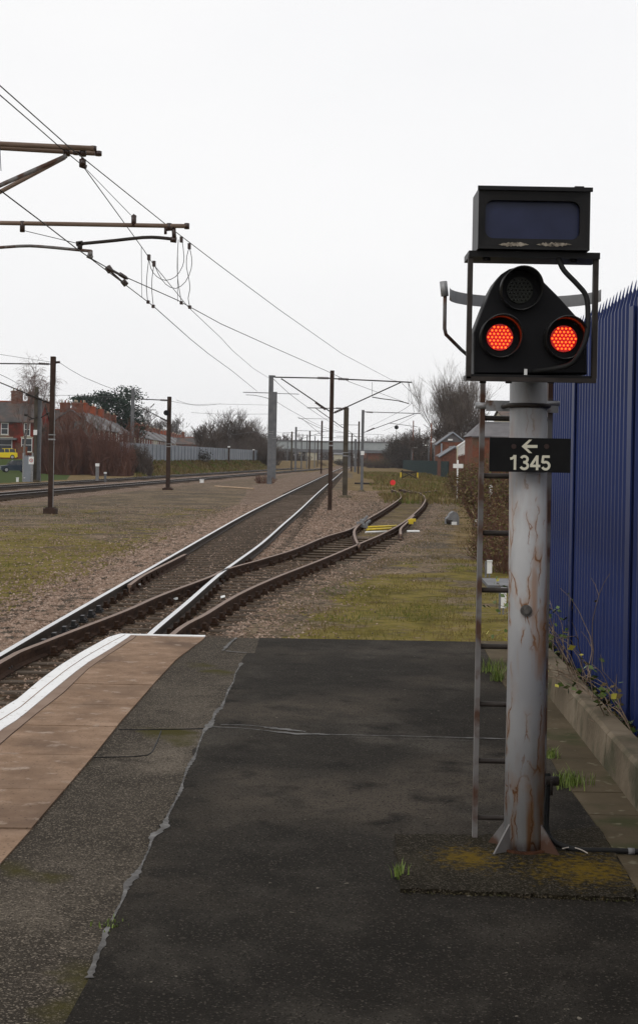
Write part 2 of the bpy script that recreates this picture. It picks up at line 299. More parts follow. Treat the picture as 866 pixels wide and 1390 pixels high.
# ------------------------------------------------------------------ mesh builder
class MB:
    def __init__(s): s.v = []; s.f = []; s.mi = []; s.mats = []; s.sm = []; s.cur = 0; s.smooth = False
    def m(s, material):
        if material not in s.mats: s.mats.append(material)
        s.cur = s.mats.index(material); return s
    def face(s, idx): s.f.append(tuple(idx)); s.mi.append(s.cur); s.sm.append(s.smooth)
    def verts(s, vs):
        n = len(s.v); s.v.extend([tuple(v) for v in vs]); return n
    def box(s, c, d, rot=None):
        cx, cy, cz = c; dx, dy, dz = d[0]/2, d[1]/2, d[2]/2
        vs = [Vector((sx*dx, sy*dy, sz*dz)) for sz in (-1,1) for sy in (-1,1) for sx in (-1,1)]
        if rot is not None: vs = [rot @ v for v in vs]
        n = s.verts([(v.x+cx, v.y+cy, v.z+cz) for v in vs])
        for q in ((0,2,3,1),(4,5,7,6),(0,1,5,4),(2,6,7,3),(0,4,6,2),(1,3,7,5)): s.face([n+i for i in q])
        return s
    def bbox(s, x0, x1, y0, y1, z0, z1): return s.box(((x0+x1)/2,(y0+y1)/2,(z0+z1)/2),(x1-x0,y1-y0,z1-z0))
    def tube(s, pts, r, n=8, cap=True):
        pts = [Vector(p) for p in pts]
        rs = r if isinstance(r, (list, tuple)) else [r]*len(pts)
        rings = []; up = None
        for i, p in enumerate(pts):
            t = (pts[min(i+1, len(pts)-1)] - pts[max(i-1, 0)])
            if t.length < 1e-9: t = Vector((0,0,1))
            t.normalize()
            if up is None:
                up = Vector((0,0,1)) if abs(t.z) < .9 else Vector((1,0,0))
            a = up - t*up.dot(t)
            if a.length < 1e-6: a = t.orthogonal()
            a.normalize(); up = a; b = t.cross(a)
            rings.append(s.verts([p + (a*math.cos(k*2*math.pi/n) + b*math.sin(k*2*math.pi/n))*rs[i] for k in range(n)]))
        sm = s.smooth; s.smooth = n > 4
        for i in range(len(rings)-1):
            for k in range(n):
                k2 = (k+1) % n
                s.face((rings[i]+k, rings[i]+k2, rings[i+1]+k2, rings[i+1]+k))
        s.smooth = False
        if cap:
            s.face([rings[0]+k for k in range(n-1,-1,-1)]); s.face([rings[-1]+k for k in range(n)])
        s.smooth = sm
        return s
    def sweep(s, pts, prof, mids=None):
        """profile (list of (lateral, up)) swept along pts in plan; mids: material per profile edge"""
        n = len(prof); rings = []
        for i, p in enumerate(pts):
            t = Vector(pts[min(i+1, len(pts)-1)]) - Vector(pts[max(i-1,0)]); t.z = 0; t.normalize()
            l = Vector((t.y, -t.x, 0))
            rings.append(s.verts([Vector(p) + l*a + Vector((0,0,b)) for a, b in prof]))
        for i in range(len(rings)-1):
            for k in range(n):
                k2 = (k+1) % n
                if mids: s.m(mids[k])
                s.face((rings[i]+k, rings[i+1]+k, rings[i+1]+k2, rings[i]+k2))
        if mids: s.m(mids[0])
        s.face([rings[0]+k for k in range(n)]); s.face([rings[-1]+k for k in range(n-1,-1,-1)])
        return s
    def prism(s, poly, y0, y1):
        """poly of (x,z) extruded from y0 to y1 (front at y0)"""
        n = len(poly); a = s.verts([(x, y0, z) for x, z in poly]); b = s.verts([(x, y1, z) for x, z in poly])
        s.face([a+i for i in range(n)]); s.face([b+i for i in range(n-1,-1,-1)])
        for i in range(n):
            j = (i+1) % n; s.face((a+j, a+i, b+i, b+j))
        return s
    def slab(s, poly, z0, z1):
        """poly of (x,y) extruded z0..z1"""
        n = len(poly); a = s.verts([(x, y, z0) for x, y in poly]); b = s.verts([(x, y, z1) for x, y in poly])
        s.face([b+i for i in range(n)]); s.face([a+i for i in range(n-1,-1,-1)])
        for i in range(n):
            j = (i+1) % n; s.face((a+i, a+j, b+j, b+i))
        return s
    def build(s, name, material=None, parent=None, loc=None, inv=True):
        me = bpy.data.meshes.new(name); me.from_pydata(s.v, [], s.f); 
        ms = s.mats or [material or M['galv']]
        for x in ms: me.materials.append(x)
        if len(ms) > 1: me.polygons.foreach_set('material_index', s.mi)
        if any(s.sm): me.polygons.foreach_set('use_smooth', s.sm)
        me.update()
        o = bpy.data.objects.new(name, me); COL.objects.link(o)
        if parent is not None:
            o.parent = parent
            if inv:     # geometry was given in world coordinates: move it into the parent's frame
                pm = parent.location.copy()
                pp = parent.parent
                while pp is not None: pm += pp.location; pp = pp.parent
                for vtx in me.vertices: vtx.co -= pm
        elif loc is not None:
            o.location = loc
        return o
def tag(o, label=None, cat=None, group=None, kind=None):
    if label: o['label'] = label
    if cat: o['category'] = cat
    if group: o['group'] = group
    if kind: o['kind'] = kind
    return o
def empty(name, loc, label=None, cat=None, group=None, kind=None):
    o = bpy.data.objects.new(name, None); COL.objects.link(o); o.location = loc; o.empty_display_size = .2
    return tag(o, label, cat, group, kind)
def copy_tree(o, parent=None):
    c = o.copy(); COL.objects.link(c); c.parent = parent
    if parent is not None: c.matrix_parent_inverse = o.matrix_parent_inverse.copy()
    for ch in list(o.children): copy_tree(ch, c)
    return c
def spline(pts, step=.6):
    """Catmull-Rom through pts"""
    out = []; n = len(pts); pts = [Vector(p) for p in pts]
    for i in range(n-1):
        p0 = pts[max(i-1,0)]; p1 = pts[i]; p2 = pts[i+1]; p3 = pts[min(i+2,n-1)]
        k = max(2, int((p2-p1).length/step))
        for j in range(k):
            t = j/k
            out.append(.5*((2*p1)+(p2-p0)*t+(2*p0-5*p1+4*p2-p3)*t*t+(3*p1-p0-3*p2+p3)*t**3))
    out.append(pts[-1]); return out
def lint(x, xs, ys): return float(np.interp(x, xs, ys))

# ------------------------------------------------------------------ track geometry
def raypts(px, lev=0): return [G(x, y, lev) for x, y in px]
ml = raypts([(0,889),(110,825),(218.5,763),(325,702.5),(371,679),(410,660),(445,643.5)])
mr_ = raypts([(200.7,863.5),(255,817),(305,774),(355,737.5),(384,712),(408,691),(437,664),(462,642.5)])
ML = [Vector((-3.47, 2, 0)), Vector((-3.46, 9, 0))] + ml + [Vector((3.9,300,0)), Vector((9.5,480,0)), Vector((18,700,0))]
# right rail: 1.435 m from the left one (perpendicular), drawn from the left rail's own curve
def xat(curve, y): return lint(y, [p.y for p in curve], [p.x for p in curve])
MLs = [Vector((p.x, p.y, 0)) for p in ML]
MRs = [Vector((-2.02, 2, 0)), Vector((-2.02, 9, 0)), Vector((-2.0,15,0))] + mr_ + [Vector((5.4,300,0)), Vector((11,480,0)), Vector((19.5,700,0))]
SLs = raypts([(0,899),(61,871),(167.6,830),(218,808),(284.5,783),(309,772),(355.6,759),(401,745),(440,729),(474,718.5),(493,707.5),(520,692),(537,681),(544,674.5),(541,668.5),(531,664.5)])
SLs = [Vector((-3.32,3,0)), Vector((-3.28,10,0))] + SLs[0:]
SRs = raypts([(231,863.5),(280,833),(325,806),(377,782.5),(440,758),(485,739),(520,724),(545,710.5),(562,697),(573,686),(577,677),(572,670.5),(557,665.5),(541,664)])
SRs = [Vector((-1.93,3,0)), Vector((-1.9,10,0))] + SRs
S3 = raypts([(545,664.6),(560,668.2),(572,668.3),(593,665.4)])
def smoothcurve(c, step=1.0):
    return spline(c, step)
MLc = smoothcurve(MLs); MRc = smoothcurve(MRs); SLc = smoothcurve(SLs, .5); SRc = smoothcurve(SRs, .5)
PROF = [(-.036,0),(.036,0),(.036,-.04),(.010,-.05),(.010,-.125),(.07,-.14),(.07,-.155),(-.07,-.155),(-.07,-.14),(-.010,-.125),(-.010,-.05),(-.036,-.04)]
def rail(name, curve, parent, top, side, label=None):
    mids = [top] + [side]*11
    return tag(MB().sweep(curve, PROF, mids).build(name, None, parent), label)

main = empty('railway_track', (0,0,-.2), 'straight main track with shiny white topped rails running away past the platform', 'railway track')
rail('rail', MLc, main, M['steel_top'], M['dark_rail'], 'left rail with bright worn top')
rail('rail', MRc, main, M['steel_top'], M['dark_rail'], 'right rail with bright worn top')
sid = empty('railway_track', (0,0,-.2), 'rusty brown siding track curving right past the yellow bars', 'railway track')
rail('rail', SLc, sid, M['rust_top'], M['rail_rust'])
rail('rail', SRc, sid, M['rust_top'], M['rail_rust'])
rail('rail', spline(S3, .6), sid, M['rust_top'], M['rail_rust'])
# check rail and trap point blades
rail('check_rail', spline(raypts([(176,794),(196,780),(232,762),(252,752)], -.01), .6), main, M['rust_top'], M['rail_rust'])
rail('switch_blade', spline(raypts([(487,740),(482,730),(481,720),(488,711.5),(500,704)]), .6), sid, M['rust_top'], M['rail_rust'], 'open curved trap point blade')
rail('switch_blade', spline(raypts([(543.6,725),(544,717),(552,709),(562,699)]), .6), sid, M['rust_top'], M['rail_rust'])

# sleepers with chairs
def chair_mesh(material):
    b = MB(); b.m(material)
    b.bbox(-.17,.17,-.1,.1,-.16,-.135)
    b.bbox(-.13,-.075,-.06,.06,-.137,-.06); b.bbox(.075,.13,-.06,.06,-.137,-.06)
    for x in (-.145,.145):
        for y in (-.06,.06): b.tube([(x,y,-.14),(x,y,-.105)], .016, 6)
    o = b.build('chair'); me = o.data; bpy.data.objects.remove(o); return me
CH_R = chair_mesh(M['chair']); CH_D = chair_mesh(M['chair_dark'])
def sleeper(parent, x0, x1, y, ang=0, chairs=(), name='sleeper', dz=0):
    b = MB(); L = (x1-x0)
    b.bbox(-L/2, L/2, -.125, .125, -.24, -.1605)
    o = b.build(name, M['sleeper']); o.parent = parent
    o.location = ((x0+x1)/2, y, .2+dz); o.rotation_euler = (0, 0, ang)
    o.rotation_euler.z += U(-.01,.01)
    for cx, me in chairs:
        c = bpy.data.objects.new('chair', me); COL.objects.link(c); c.parent = o
        c.location = (cx-(x0+x1)/2, 0, 0)
    return o
y = 5.0; ns_ = 0
SLY = [p for p in SLc]
def curve_x(c, y, ymax=60):
    for i in range(len(c)-1):
        if c[i].y <= y <= c[i+1].y: 
            t = (y-c[i].y)/max(1e-6, c[i+1].y-c[i].y); return c[i].x+(c[i+1].x-c[i].x)*t
    return None
while y < 62:
    xl = curve_x(MLc, y); xr = curve_x(MRc, y); sl = curve_x(SLc, y); sr = curve_x(SRc, y)
    long = sl is not None and sr is not None and y < 31.5
    near = y < 33
    if long:
        ch = [(xl, CH_D if y < 22 else CH_R)]
        if sl - xl > .22: ch.append((sl, CH_R))
        if abs(xr - sl) > .2: ch.append((xr, CH_R))
        if sr - xr > .22: ch.append((sr, CH_R))
        sleeper(main, xl-.58, sr+.6, y, 0, ch, 'long_timber' if sr-xl > 2 else 'sleeper')
    else:
        sleeper(main, xl-.58, xr+.58, y, 0, [(xl, CH_R),(xr, CH_R)] if near else [])
    y += .68; ns_ += 1
# far main sleepers as one mass
b = MB()
while y < 230:
    xl = curve_x(MLc, y); xr = curve_x(MRc, y)
    b.bbox(xl-.58, xr+.58, y-.125, y+.125, -.24, -.1605); y += .7
tag(b.build('sleeper_row', M['sleeper'], main), kind='stuff')
# siding sleepers follow the curve
def sid_sleepers(c1, c2, y0, y1, parent):
    k = 0; last = None
    for i in range(len(c1)-1):
        p = c1[i]
        if p.y < y0 or p.y > y1: continue
        if last and (p-last).length < .7: continue
        last = p
        t = (c1[i+1]-c1[i]).normalized()
        q = min(c2, key=lambda w: abs((w-p).dot(t)))
        mid = (p+q)/2; ang = math.atan2(q.y-p.y, q.x-p.x)
        W = (q-p).length
        o = sleeper(parent, mid.x-W/2-.55, mid.x+W/2+.55, mid.y, 0, [(mid.x-W/2, CH_R),(mid.x+W/2, CH_R)], dz=-.004 if mid.y < 44 else -.036)
        o.rotation_euler.z = ang; k += 1
sid_sleepers(SLc, SRc, 32.2, 92, sid)

# trap point gear
tp = empty('point_rodding', G(515,718,-.16), 'yellow painted bars lying across the rusty siding between the rails', 'point machine')
b = MB(); b.m(M['yellow'])
p0, p1 = G(500,715.5,-.04), G(538,713.8,-.04)
b.tube([p0,p1], .035, 6); 
for (a_, c_) in (((498,719),(531,717.2)),):
    b2 = MB(); b2.m(M['yellow']); b2.tube([G(*a_,-.04), G(*c_,-.04)], .035, 6); b2.build('stretcher_bar', None, tp)
b.build('stretcher_bar', None, tp)
b = MB(); b.tube([G(496,722.5,-.1), G(527,721.5,-.1)], .03, 6); b.build('slide_bar', M['white'], tp)
for px, py, s in ((489,714,.22),(493,709.5,.2),(496,716,.14)):
    b = MB(); g = G(px,py,-.1); b.box((g.x,g.y,-.05),(s*1.2,s*2,s*.8)); b.tube([(g.x,g.y,0),(g.x+.15,g.y+.2,.12)], .05, 6)
    b.build('lever_box', M['cable_grey'], tp)
g = G(557,712,-.1); b = MB(); b.box((g.x,g.y,.0),(.18,.25,.16)); b.box((g.x+.08,g.y,.06),(.2,.2,.1)); b.build('yellow_cover', M['yellow'], tp)
b = MB(); b.tube([G(552,721.5,-.16), G(569,721.5,-.16)], .045, 4); tag(b.build('loose_plank', M['white']), 'short pale plank beside the rusty siding past the yellow bars', 'plank')

# left pair of running lines
def para(x0, k, y0, y1):
    # gentle curve: eases towards the main line in the distance
    return [Vector((x0 + k*y, y, 0)) for y in np.linspace(y0, y1, 60)]
for (x0, lab) in ((-21.9, 'nearest of the far left running lines with bright rails'), (-27.4, 'farther of the left running lines below the thicket')):
    t_ = empty('railway_track', (x0,0,-.2), lab, 'railway track')
    cl = para(x0, .073, 10, 330)
    rail('rail', [p - Vector((1.435,0,0)) for p in cl], t_, M['steel_top'], M['dark_rail']); rail('rail', cl, t_, M['steel_top'], M['dark_rail'])
    b = MB(); y = 40
    while y < 300:
        xx = x0 + .073*y; b.bbox(xx-2.0, xx+.55, y-.125, y+.125, -.28, -.197); y += .75
    tag(b.build('sleeper_row', M['sleeper'], t_), kind='stuff')

# ------------------------------------------------------------------ ground sheet
def sstep(a, b, x):
    t = max(0., min(1., (x-a)/(b-a))); return t*t*(3-2*t)
def gh(X, Y):
    u = X/max(Y,1)
    line = -31.2 + .073*Y
    z = 0.
    bank = sstep(0, 3, line - X) * sstep(-.128, -.116, u) * sstep(60, 100, Y)
    back = sstep(184, 198, Y) * sstep(0, 3, line - X)
    z = 1.5*max(bank, back)
    rb = X - (2.6 + .095*Y)
    z = max(z, .55*sstep(0, 3.5, rb)*sstep(14, 22, Y)*(1-sstep(250, 320, Y)))
    n = noise.noise(Vector((X*.35, Y*.35, 0)))*.035 + noise.noise(Vector((X*1.3, Y*1.3, 3)))*.015
    # keep the formation flat under the tracks
    if Y < 400:
        xm = xat(MLc_s, Y)
        d = min(abs(X-(xm+.7)), 99)
        n *= sstep(1.4, 3, d)
        # ballast shoulder falls away to the left of the main line
        if X < xm-.9: z -= .10*sstep(.9, 2.6, xm-X)*(1-sstep(60,110,Y))
    if Y < 95:
        if abs(X-(lint(min(Y,90), SYs, SXs))) < 1.6: n *= .3
        xm = xat(MLc_s, Y); fm = 0.
        if xm-.95 < X < xm+.25: fm = .055*sstep(xm-1.0, xm-.75, X)
        if xm-.1 < X: fm = .034 * (1-sstep(SR_(Y)+.55, SR_(Y)+1.0, X)) if Y < 34 else .034*(1-sstep(xm+1.9, xm+2.4, X))
        z += fm; n += noise.noise(Vector((X*3.1, Y*3.1, 7)))*.010*(fm>0)
    return GL + z + n
def SR_(Y): return lint(Y, SYs, SXs)+.7
MLc_s = MLc[::6]
SYs = [p.y for p in SRc[::4] if p.y < 92]; SXs = [p.x-.7 for p in SRc[::4] if p.y < 92]
def masks(X, Y):
    xm = xat(MLc_s, min(Y, 600)); sr = lint(Y, SYs, SXs)+.7
    bl = 0.; gn = 0.; dry = 0.; oil = 0.; lawn = 0.
    # ballast along the main line
    lw = 1.25 + 3.0*sstep(55, 130, Y)
    e1 = sstep(-.5, .5, X-(xm-lw))
    rw = xm + 1.435 + .9 + 2.2*sstep(30, 70, Y)*(1-sstep(75,110,Y))
    right = max(rw, (sr-.2) if Y < 50 else rw)
    bl = e1 * (1-sstep(-.5, .5, X-right))
    if abs(X-(xm+.72)) < .80: oil = 1. - .5*sstep(20, 60, Y)
    if Y < 33 and xm+.7 < X < sr+.45: oil = max(oil, .85)
    if X > sr-1.4 and X < sr+(.35 if Y < 32 else 0) and Y < 92: oil = max(oil, .62 if Y < 38 else .36 if Y < 46 else 0); bl *= .4 if Y < 46 else .2; dry = .5 if Y > 46 else dry; gn = .45 if Y > 46 else gn
    # left of main: mossy green patch then dirt
    if X < xm-lw:
        d = xm-lw-X
        gn = .47*(1-sstep(4.5, 9, d))*(1-sstep(30, 60, Y)) + .28*(1-sstep(10,22,d))*(1-sstep(80,130,Y))
        if Y > 70: gn *= .6
        # left running lines ballast
        l0 = -21.9 + .073*Y
        if l0-10 < X < l0+2.2: bl = .9; gn = 0
        elif X > l0+2.2 and Y > 50: bl = .45*sstep(50,110,Y); 
    if X < -31.2+.073*Y: dry = .8; bl = 0
    if X/max(Y,1) < -.17 and X < -31.2+.073*Y-2: lawn = 1.; dry = 0
    # right of siding
    if X > sr+.5:
        d = X - sr
        gn = max(gn, .62*(1-sstep(26, 44, Y)) + .1)
        gn *= sstep(.6, 1.8, d)
        if Y < 18: gn = .85
        dry = .30 + .5*sstep(26, 60, Y)
        dry *= sstep(.8, 2.4, d)
    if Y > 85 and X > xm+3.2: dry = .85; gn = .2
    if Y > 250: dry = .7; bl = 0 if abs(X-xm-.7) > 4 else bl
    return bl, gn, dry, oil, lawn
rows = [-60, -20, 0, 4, 8]
yy = 10.
while yy < 3200:
    rows.append(yy); yy += max(.16, yy*.013)
cols = [-60,-12,-4,-2] + list(np.linspace(-1.3, 1.3, 190)) + [2,4,12,60]
verts = []; at = {k: [] for k in ('ballast','green','dry','oil','lawn')}
for Y in rows:
    w = max(Y, 8)*.26 + 3
    for u in cols:
        X = u*w
        verts.append((X, Y, gh(X, Y) if abs(u) < 3 else GL))
        k = masks(X, Y)
        for n_, v_ in zip(('ballast','green','dry','oil','lawn'), k): at[n_].append(v_)
nc = len(cols); faces = [(i*nc+j, i*nc+j+1, (i+1)*nc+j+1, (i+1)*nc+j) for i in range(len(rows)-1) for j in range(nc-1)]
me = bpy.data.meshes.new('ground'); me.from_pydata(verts, [], faces); me.materials.append(M['ground'])
me.polygons.foreach_set('use_smooth', [True]*len(faces))
for k, vals in at.items():
    a_ = me.attributes.new(k, 'FLOAT', 'POINT'); a_.data.foreach_set('value', vals)
go = bpy.data.objects.new('ground', me); COL.objects.link(go); tag(go, kind='structure')

# ------------------------------------------------------------------ scattered stones, grass
STV = [(1,0,0),(-1,0,0),(0,1,0),(0,-1,0),(0,0,1),(0,0,-1)]
STF = [(0,2,4),(2,1,4),(1,3,4),(3,0,4),(2,0,5),(1,2,5),(3,1,5),(0,3,5)]
def stones(name, n, fn, smin, smax, label, cat, material=None):
    b = MB(); k = 0
    while k < n:
        X, Y, z, s = fn()
        if X is None: continue
        s *= U(smin, smax); k += 1
        rot = Matrix.Rotation(U(0,6.28), 3, 'Z') @ Matrix.Rotation(U(-.5,.5), 3, 'X')
        vs = []
        for v in STV:
            w = rot @ Vector((v[0]*U(.6,1.2), v[1]*U(.5,1.1), v[2]*U(.4,.8)))
            vs.append((X+w.x*s, Y+w.y*s, z+w.z*s+s*.2))
        q = b.verts(vs)
        for f_ in STF: b.face([q+i for i in f_])
    o = b.build(name, material or M['stone']); return tag(o, label, cat, kind='stuff')
def f_left():
    Y = 13*math.exp(U(0, 1.75)); xm = xat(MLc, Y)
    X = xm - .1 - abs(random.gauss(0, .75))
    if X < xm-2.1: return None, 0, 0, 0
    return X, Y, gh(X, Y), 1
stones('ballast_stones', 24000, f_left, .022, .046, 'pinkish ballast stones heaped along the left side of the main track', 'ballast')
def f_mid():
    Y = 13*math.exp(U(0, 1.5)); xm = xat(MLc, Y)
    sr = lint(Y, SYs, SXs)+.7
    X = U(xm+.1, max(sr+1.0, xm+2.2))
    if random.random() < .45 : Y = U(30, 58); xr = xat(MRc, Y); sl = curve_x(SLc, Y); X = U(xr+.1, sl)
    if X > xat(MRc, Y)+.1 and Y > 30 and X < (curve_x(SLc, Y) or 0): return X, Y, gh(X, Y), 1
    return X, Y, gh(X, Y)-.005, .7
stones('ballast_stones', 16000, f_mid, .02, .042, 'grimy ballast stones scattered between the sleepers', 'ballast')

def f_lg():
    Y = 22*math.exp(U(0, 1.2)); xm = xat(MLc, Y); X = xm - 1.5 - (R()**1.5)*(4+.1*Y)
    return X, Y, gh(X, Y), .9
stones('gravel', 9000, f_lg, .018, .045, 'loose stones strewn over the muddy ground left of the main track', 'gravel')
def f_rg():
    Y = 14*math.exp(U(0, 1.9)); X = SR_(Y)+.4+abs(random.gauss(0, .7)); 
    return X, Y, gh(X, Y), .8
stones('gravel', 6000, f_rg, .016, .04, 'loose stones beside the rusty siding', 'gravel')
def f_mg():
    Y = U(31, 110); a_ = curve_x(MRc, Y)+.3; c_ = (curve_x(SLc, Y) or a_+4)-.2 if Y < 88 else a_+4
    return U(a_, max(c_, a_+.2)), Y, GL+.01, 1
stones('ballast_stones', 9000, f_mg, .022, .055, 'pinkish ballast between the main track and the siding', 'ballast')
def blades(b, n, fn, hmin, hmax, w=.004):
    k = 0
    while k < n:
        r = fn()
        if r is None: continue
        X, Y, z, s = r; k += 1
        h = U(hmin, hmax)*s; a = U(0, 6.28); l = U(.1, .7)*h
        ww = w*U(.7,1.6)*max(1, Y/25)
        dx, dy = math.cos(a), math.sin(a)
        q = b.verts([(X-dy*ww, Y+dx*ww, z-.01), (X+dy*ww, Y-dx*ww, z-.01), (X+dx*l*.4+dy*ww*.7, Y+dy*l*.4-dx*ww*.7, z+h*.6), (X+dx*l*.4-dy*ww*.7, Y+dy*l*.4+dx*ww*.7, z+h*.6), (X+dx*l, Y+dy*l, z+h)])
        b.face((q,q+1,q+2,q+3)); b.face((q+3,q+2,q+4))
def f_gr():
    Y = 12.2*math.exp(U(0, 2.0)); sr = lint(Y, SYs, SXs)+.7
    X = sr + .9 + abs(U(0, 1))*(2.5+.11*Y)
    if Y < 15: X = U(-.9, 5)
    if noise.noise(Vector((X*.8, Y*.5, 9))) < -.05: return None
    return X, Y, gh(X, Y), 1
b = MB(); blades(b, 24000, f_gr, .012, .075); tag(b.build('dry_grass', M['grass_dry']), 'straggly straw coloured grass beyond the platform end', 'grass', kind='stuff')
def f_lw():
    Y = 20*math.exp(U(0, 1.3)); xm = xat(MLc, Y); X = xm - 1.6 - R()*(5+.1*Y)
    if noise.noise(Vector((X*.35, Y*.22, 29))) < .06: return None
    return X, Y, gh(X, Y), 1
b = MB(); blades(b, 9000, f_lw, .02, .07); tag(b.build('weeds', M['grass_dry']), 'short dead weeds on the ground left of the main track', 'weeds', kind='stuff')
def f_gg():
    Y = 12*math.exp(U(0, .85)); X = U(-.6, 3.4)
    if noise.noise(Vector((X*.9, Y*.6, 19))) < .02: return None
    return X, Y, gh(X, Y), 1
b = MB(); blades(b, 9000, f_gg, .008, .03); tag(b.build('green_grass', M['grass_moss']), 'short green grass patch just beyond the platform end', 'grass', kind='stuff')
def f_bank():
    Y = U(95, 300); X = -31.2+.073*Y - U(0, 4)
    if X/Y < -.125: return None
    return X, Y, gh(X, Y), 1
b = MB(); blades(b, 9000, f_bank, .15, .5, .007); tag(b.build('bank_grass', M['grass_dry']), 'yellowed rough grass on the bank below the grey fence', 'grass', kind='stuff')
def f_farg():
    Y = U(80, 260); X = U(.02, .085)*Y + 2
    if X < xat(MLc, Y)+3.4: return None
    if noise.noise(Vector((X*.3, Y*.15, 5))) < -.1: return None
    return X, Y, gh(X, Y), 1
b = MB(); blades(b, 12000, f_farg, .12, .4, .006); tag(b.build('rough_grass', M['grass_dry']), 'brown rough grass between the siding end and the bridge', 'grass', kind='stuff')

# ------------------------------------------------------------------ platform
YE = 11.68
edge_px = [(0,967),(26,951),(55.4,925.7),(81,906.7),(112.6,886.8),(150,866),(163,862.5)]
edge = [G(x,y,PT) for x,y in edge_px]
inner = [G(x,y,PT) for x,y in [(0,995),(26,978.6),(69.3,942),(100.5,916),(121,900.6),(150,883),(176,866)]]
groove = [G(x,y,PT) for x,y in [(0,1014),(17,999),(52,970),(87.8,942),(121,909.5),(138.6,897),(182.5,868)]]
tanr = [G(x,y,PT) for x,y in [(0,1175),(39,1131.8),(127,1027.8),(161.7,984),(207.8,930.8),(240,896),(277,868)]]
YE = edge[-1].y
def extend(c, y):        # extend a curve back towards and behind the camera
    d = (c[1]-c[0]); d = d/d.y
    return [c[0]+d*(y-c[0].y)*.6 + Vector((0,0,0))] + c if False else [Vector((c[0].x-(.10), y, PT))] + c
edge = extend(edge, -4); inner = extend(inner, -4); groove = extend(groove, -4); tanr = extend(tanr, -4)
def cx_(c, y):
    ys = [p.y for p in c]; xs = [p.x for p in c]
    o_ = np.argsort(ys); return float(np.interp(y, np.array(ys)[o_], np.array(xs)[o_]))
plat = empty('platform', (0,0,0), None, None, None, 'structure')
def strip(c1, c2, y0, y1, n, z0, z1, bld, jag=0):
    ys = np.linspace(y0, y1, n)
    poly = [(cx_(c1,y), y) for y in ys] + [(cx_(c2,y), y) for y in ys[::-1]]
    poly = poly[::-1]
    bld.slab(poly, z0, z1)
b = MB(); ys = np.linspace(-4, YE-.02, 50)
poly = [(cx_(edge,y)+.06, y) for y in ys][::-1] + [(7, -4), (7, YE-.02)]
b.slab(poly, GL-.3, PT-.03); b.build('platform_body', M['brick_brown'], plat)
b = MB(); poly = [(cx_(tanr,y)-.02, y) for y in ys][::-1] + [(7, -4), (7, YE-.01)]
b.slab(poly, PT-.03, PT); b.build('worn_surface', M['asph_mid'], plat)
# coping strip with white painted edge, gritty slabs
def yof(py, px=120): return G(px, py, PT).y
jy = [yof(p) for p in (886, 930, 958, 987.5, 1027, 1075, 1129)]
yb = jy[-1]
while yb > -3.5: yb -= .62; jy.append(yb)
jy = [YE] + jy
for i in range(len(jy)-1):
    y1, y0 = jy[i]-U(.004,.009), jy[i+1]+U(.004,.009)
    b = MB(); strip(groove, tanr, y0, y1, 10, PT-.05, PT+.008+U(-.002,.002), b); b.build('paving_slab', M['tan'], plat)
yb = YE; k = 0
class Sh: pass
def shifted(c, d): return [Vector((p.x+d, p.y, p.z)) for p in c]
while yb > -3.5:
    y0 = max(-4, yb-.92)
    b = MB(); strip(edge, shifted(groove, -.006), y0+.004, yb-.004, 10, PT-.09, PT+.010, b); b.build('coping_slab', M['coping'], plat); yb = y0
b = MB(); strip(shifted(edge,.0), inner, -4, YE-.003, 70, PT+.008, PT+.0135, b); b.build('white_edge_line', M['white_paint'], plat)
b = MB(); strip(shifted(edge,-.004), shifted(edge, -.001), -4, YE-.003, 70, PT-.07, PT+.0135, b); b.build('white_edge_face', M['white_paint'], plat)
e1 = G(172,862.9,PT); e2 = G(277,867.2,PT)
b = MB(); b.slab([(cx_(edge,YE)+.005, YE-.05), (cx_(tanr,YE), YE-.075), (cx_(tanr,YE), YE+.004), (cx_(edge,YE)+.005, YE+.004)], PT+.004, PT+.0145); b.build('white_end_line', M['white_paint'], plat)
b = MB(); strip(shifted([ (p+q)/2 for p,q in zip(edge,inner)], 0), shifted([(p+q)/2 for p,q in zip(edge,inner)], .006), -4, YE-.06, 70, PT+.013, PT+.0146, b); b.build('paint_joint', M['tan'], plat)
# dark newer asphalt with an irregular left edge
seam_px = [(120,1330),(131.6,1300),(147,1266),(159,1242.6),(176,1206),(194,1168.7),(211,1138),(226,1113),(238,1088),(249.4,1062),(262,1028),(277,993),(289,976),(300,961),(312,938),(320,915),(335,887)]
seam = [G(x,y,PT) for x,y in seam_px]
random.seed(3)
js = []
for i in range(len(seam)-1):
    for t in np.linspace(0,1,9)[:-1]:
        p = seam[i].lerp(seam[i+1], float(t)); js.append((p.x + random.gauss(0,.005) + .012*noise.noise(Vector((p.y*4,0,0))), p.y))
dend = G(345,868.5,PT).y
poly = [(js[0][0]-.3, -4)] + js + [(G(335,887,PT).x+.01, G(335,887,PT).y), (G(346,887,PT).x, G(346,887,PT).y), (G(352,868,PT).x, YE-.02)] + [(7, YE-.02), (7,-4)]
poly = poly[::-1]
b = MB(); b.slab(poly, PT-.002, PT+.004); b.build('dark_surface', M['asph_dark'], plat)
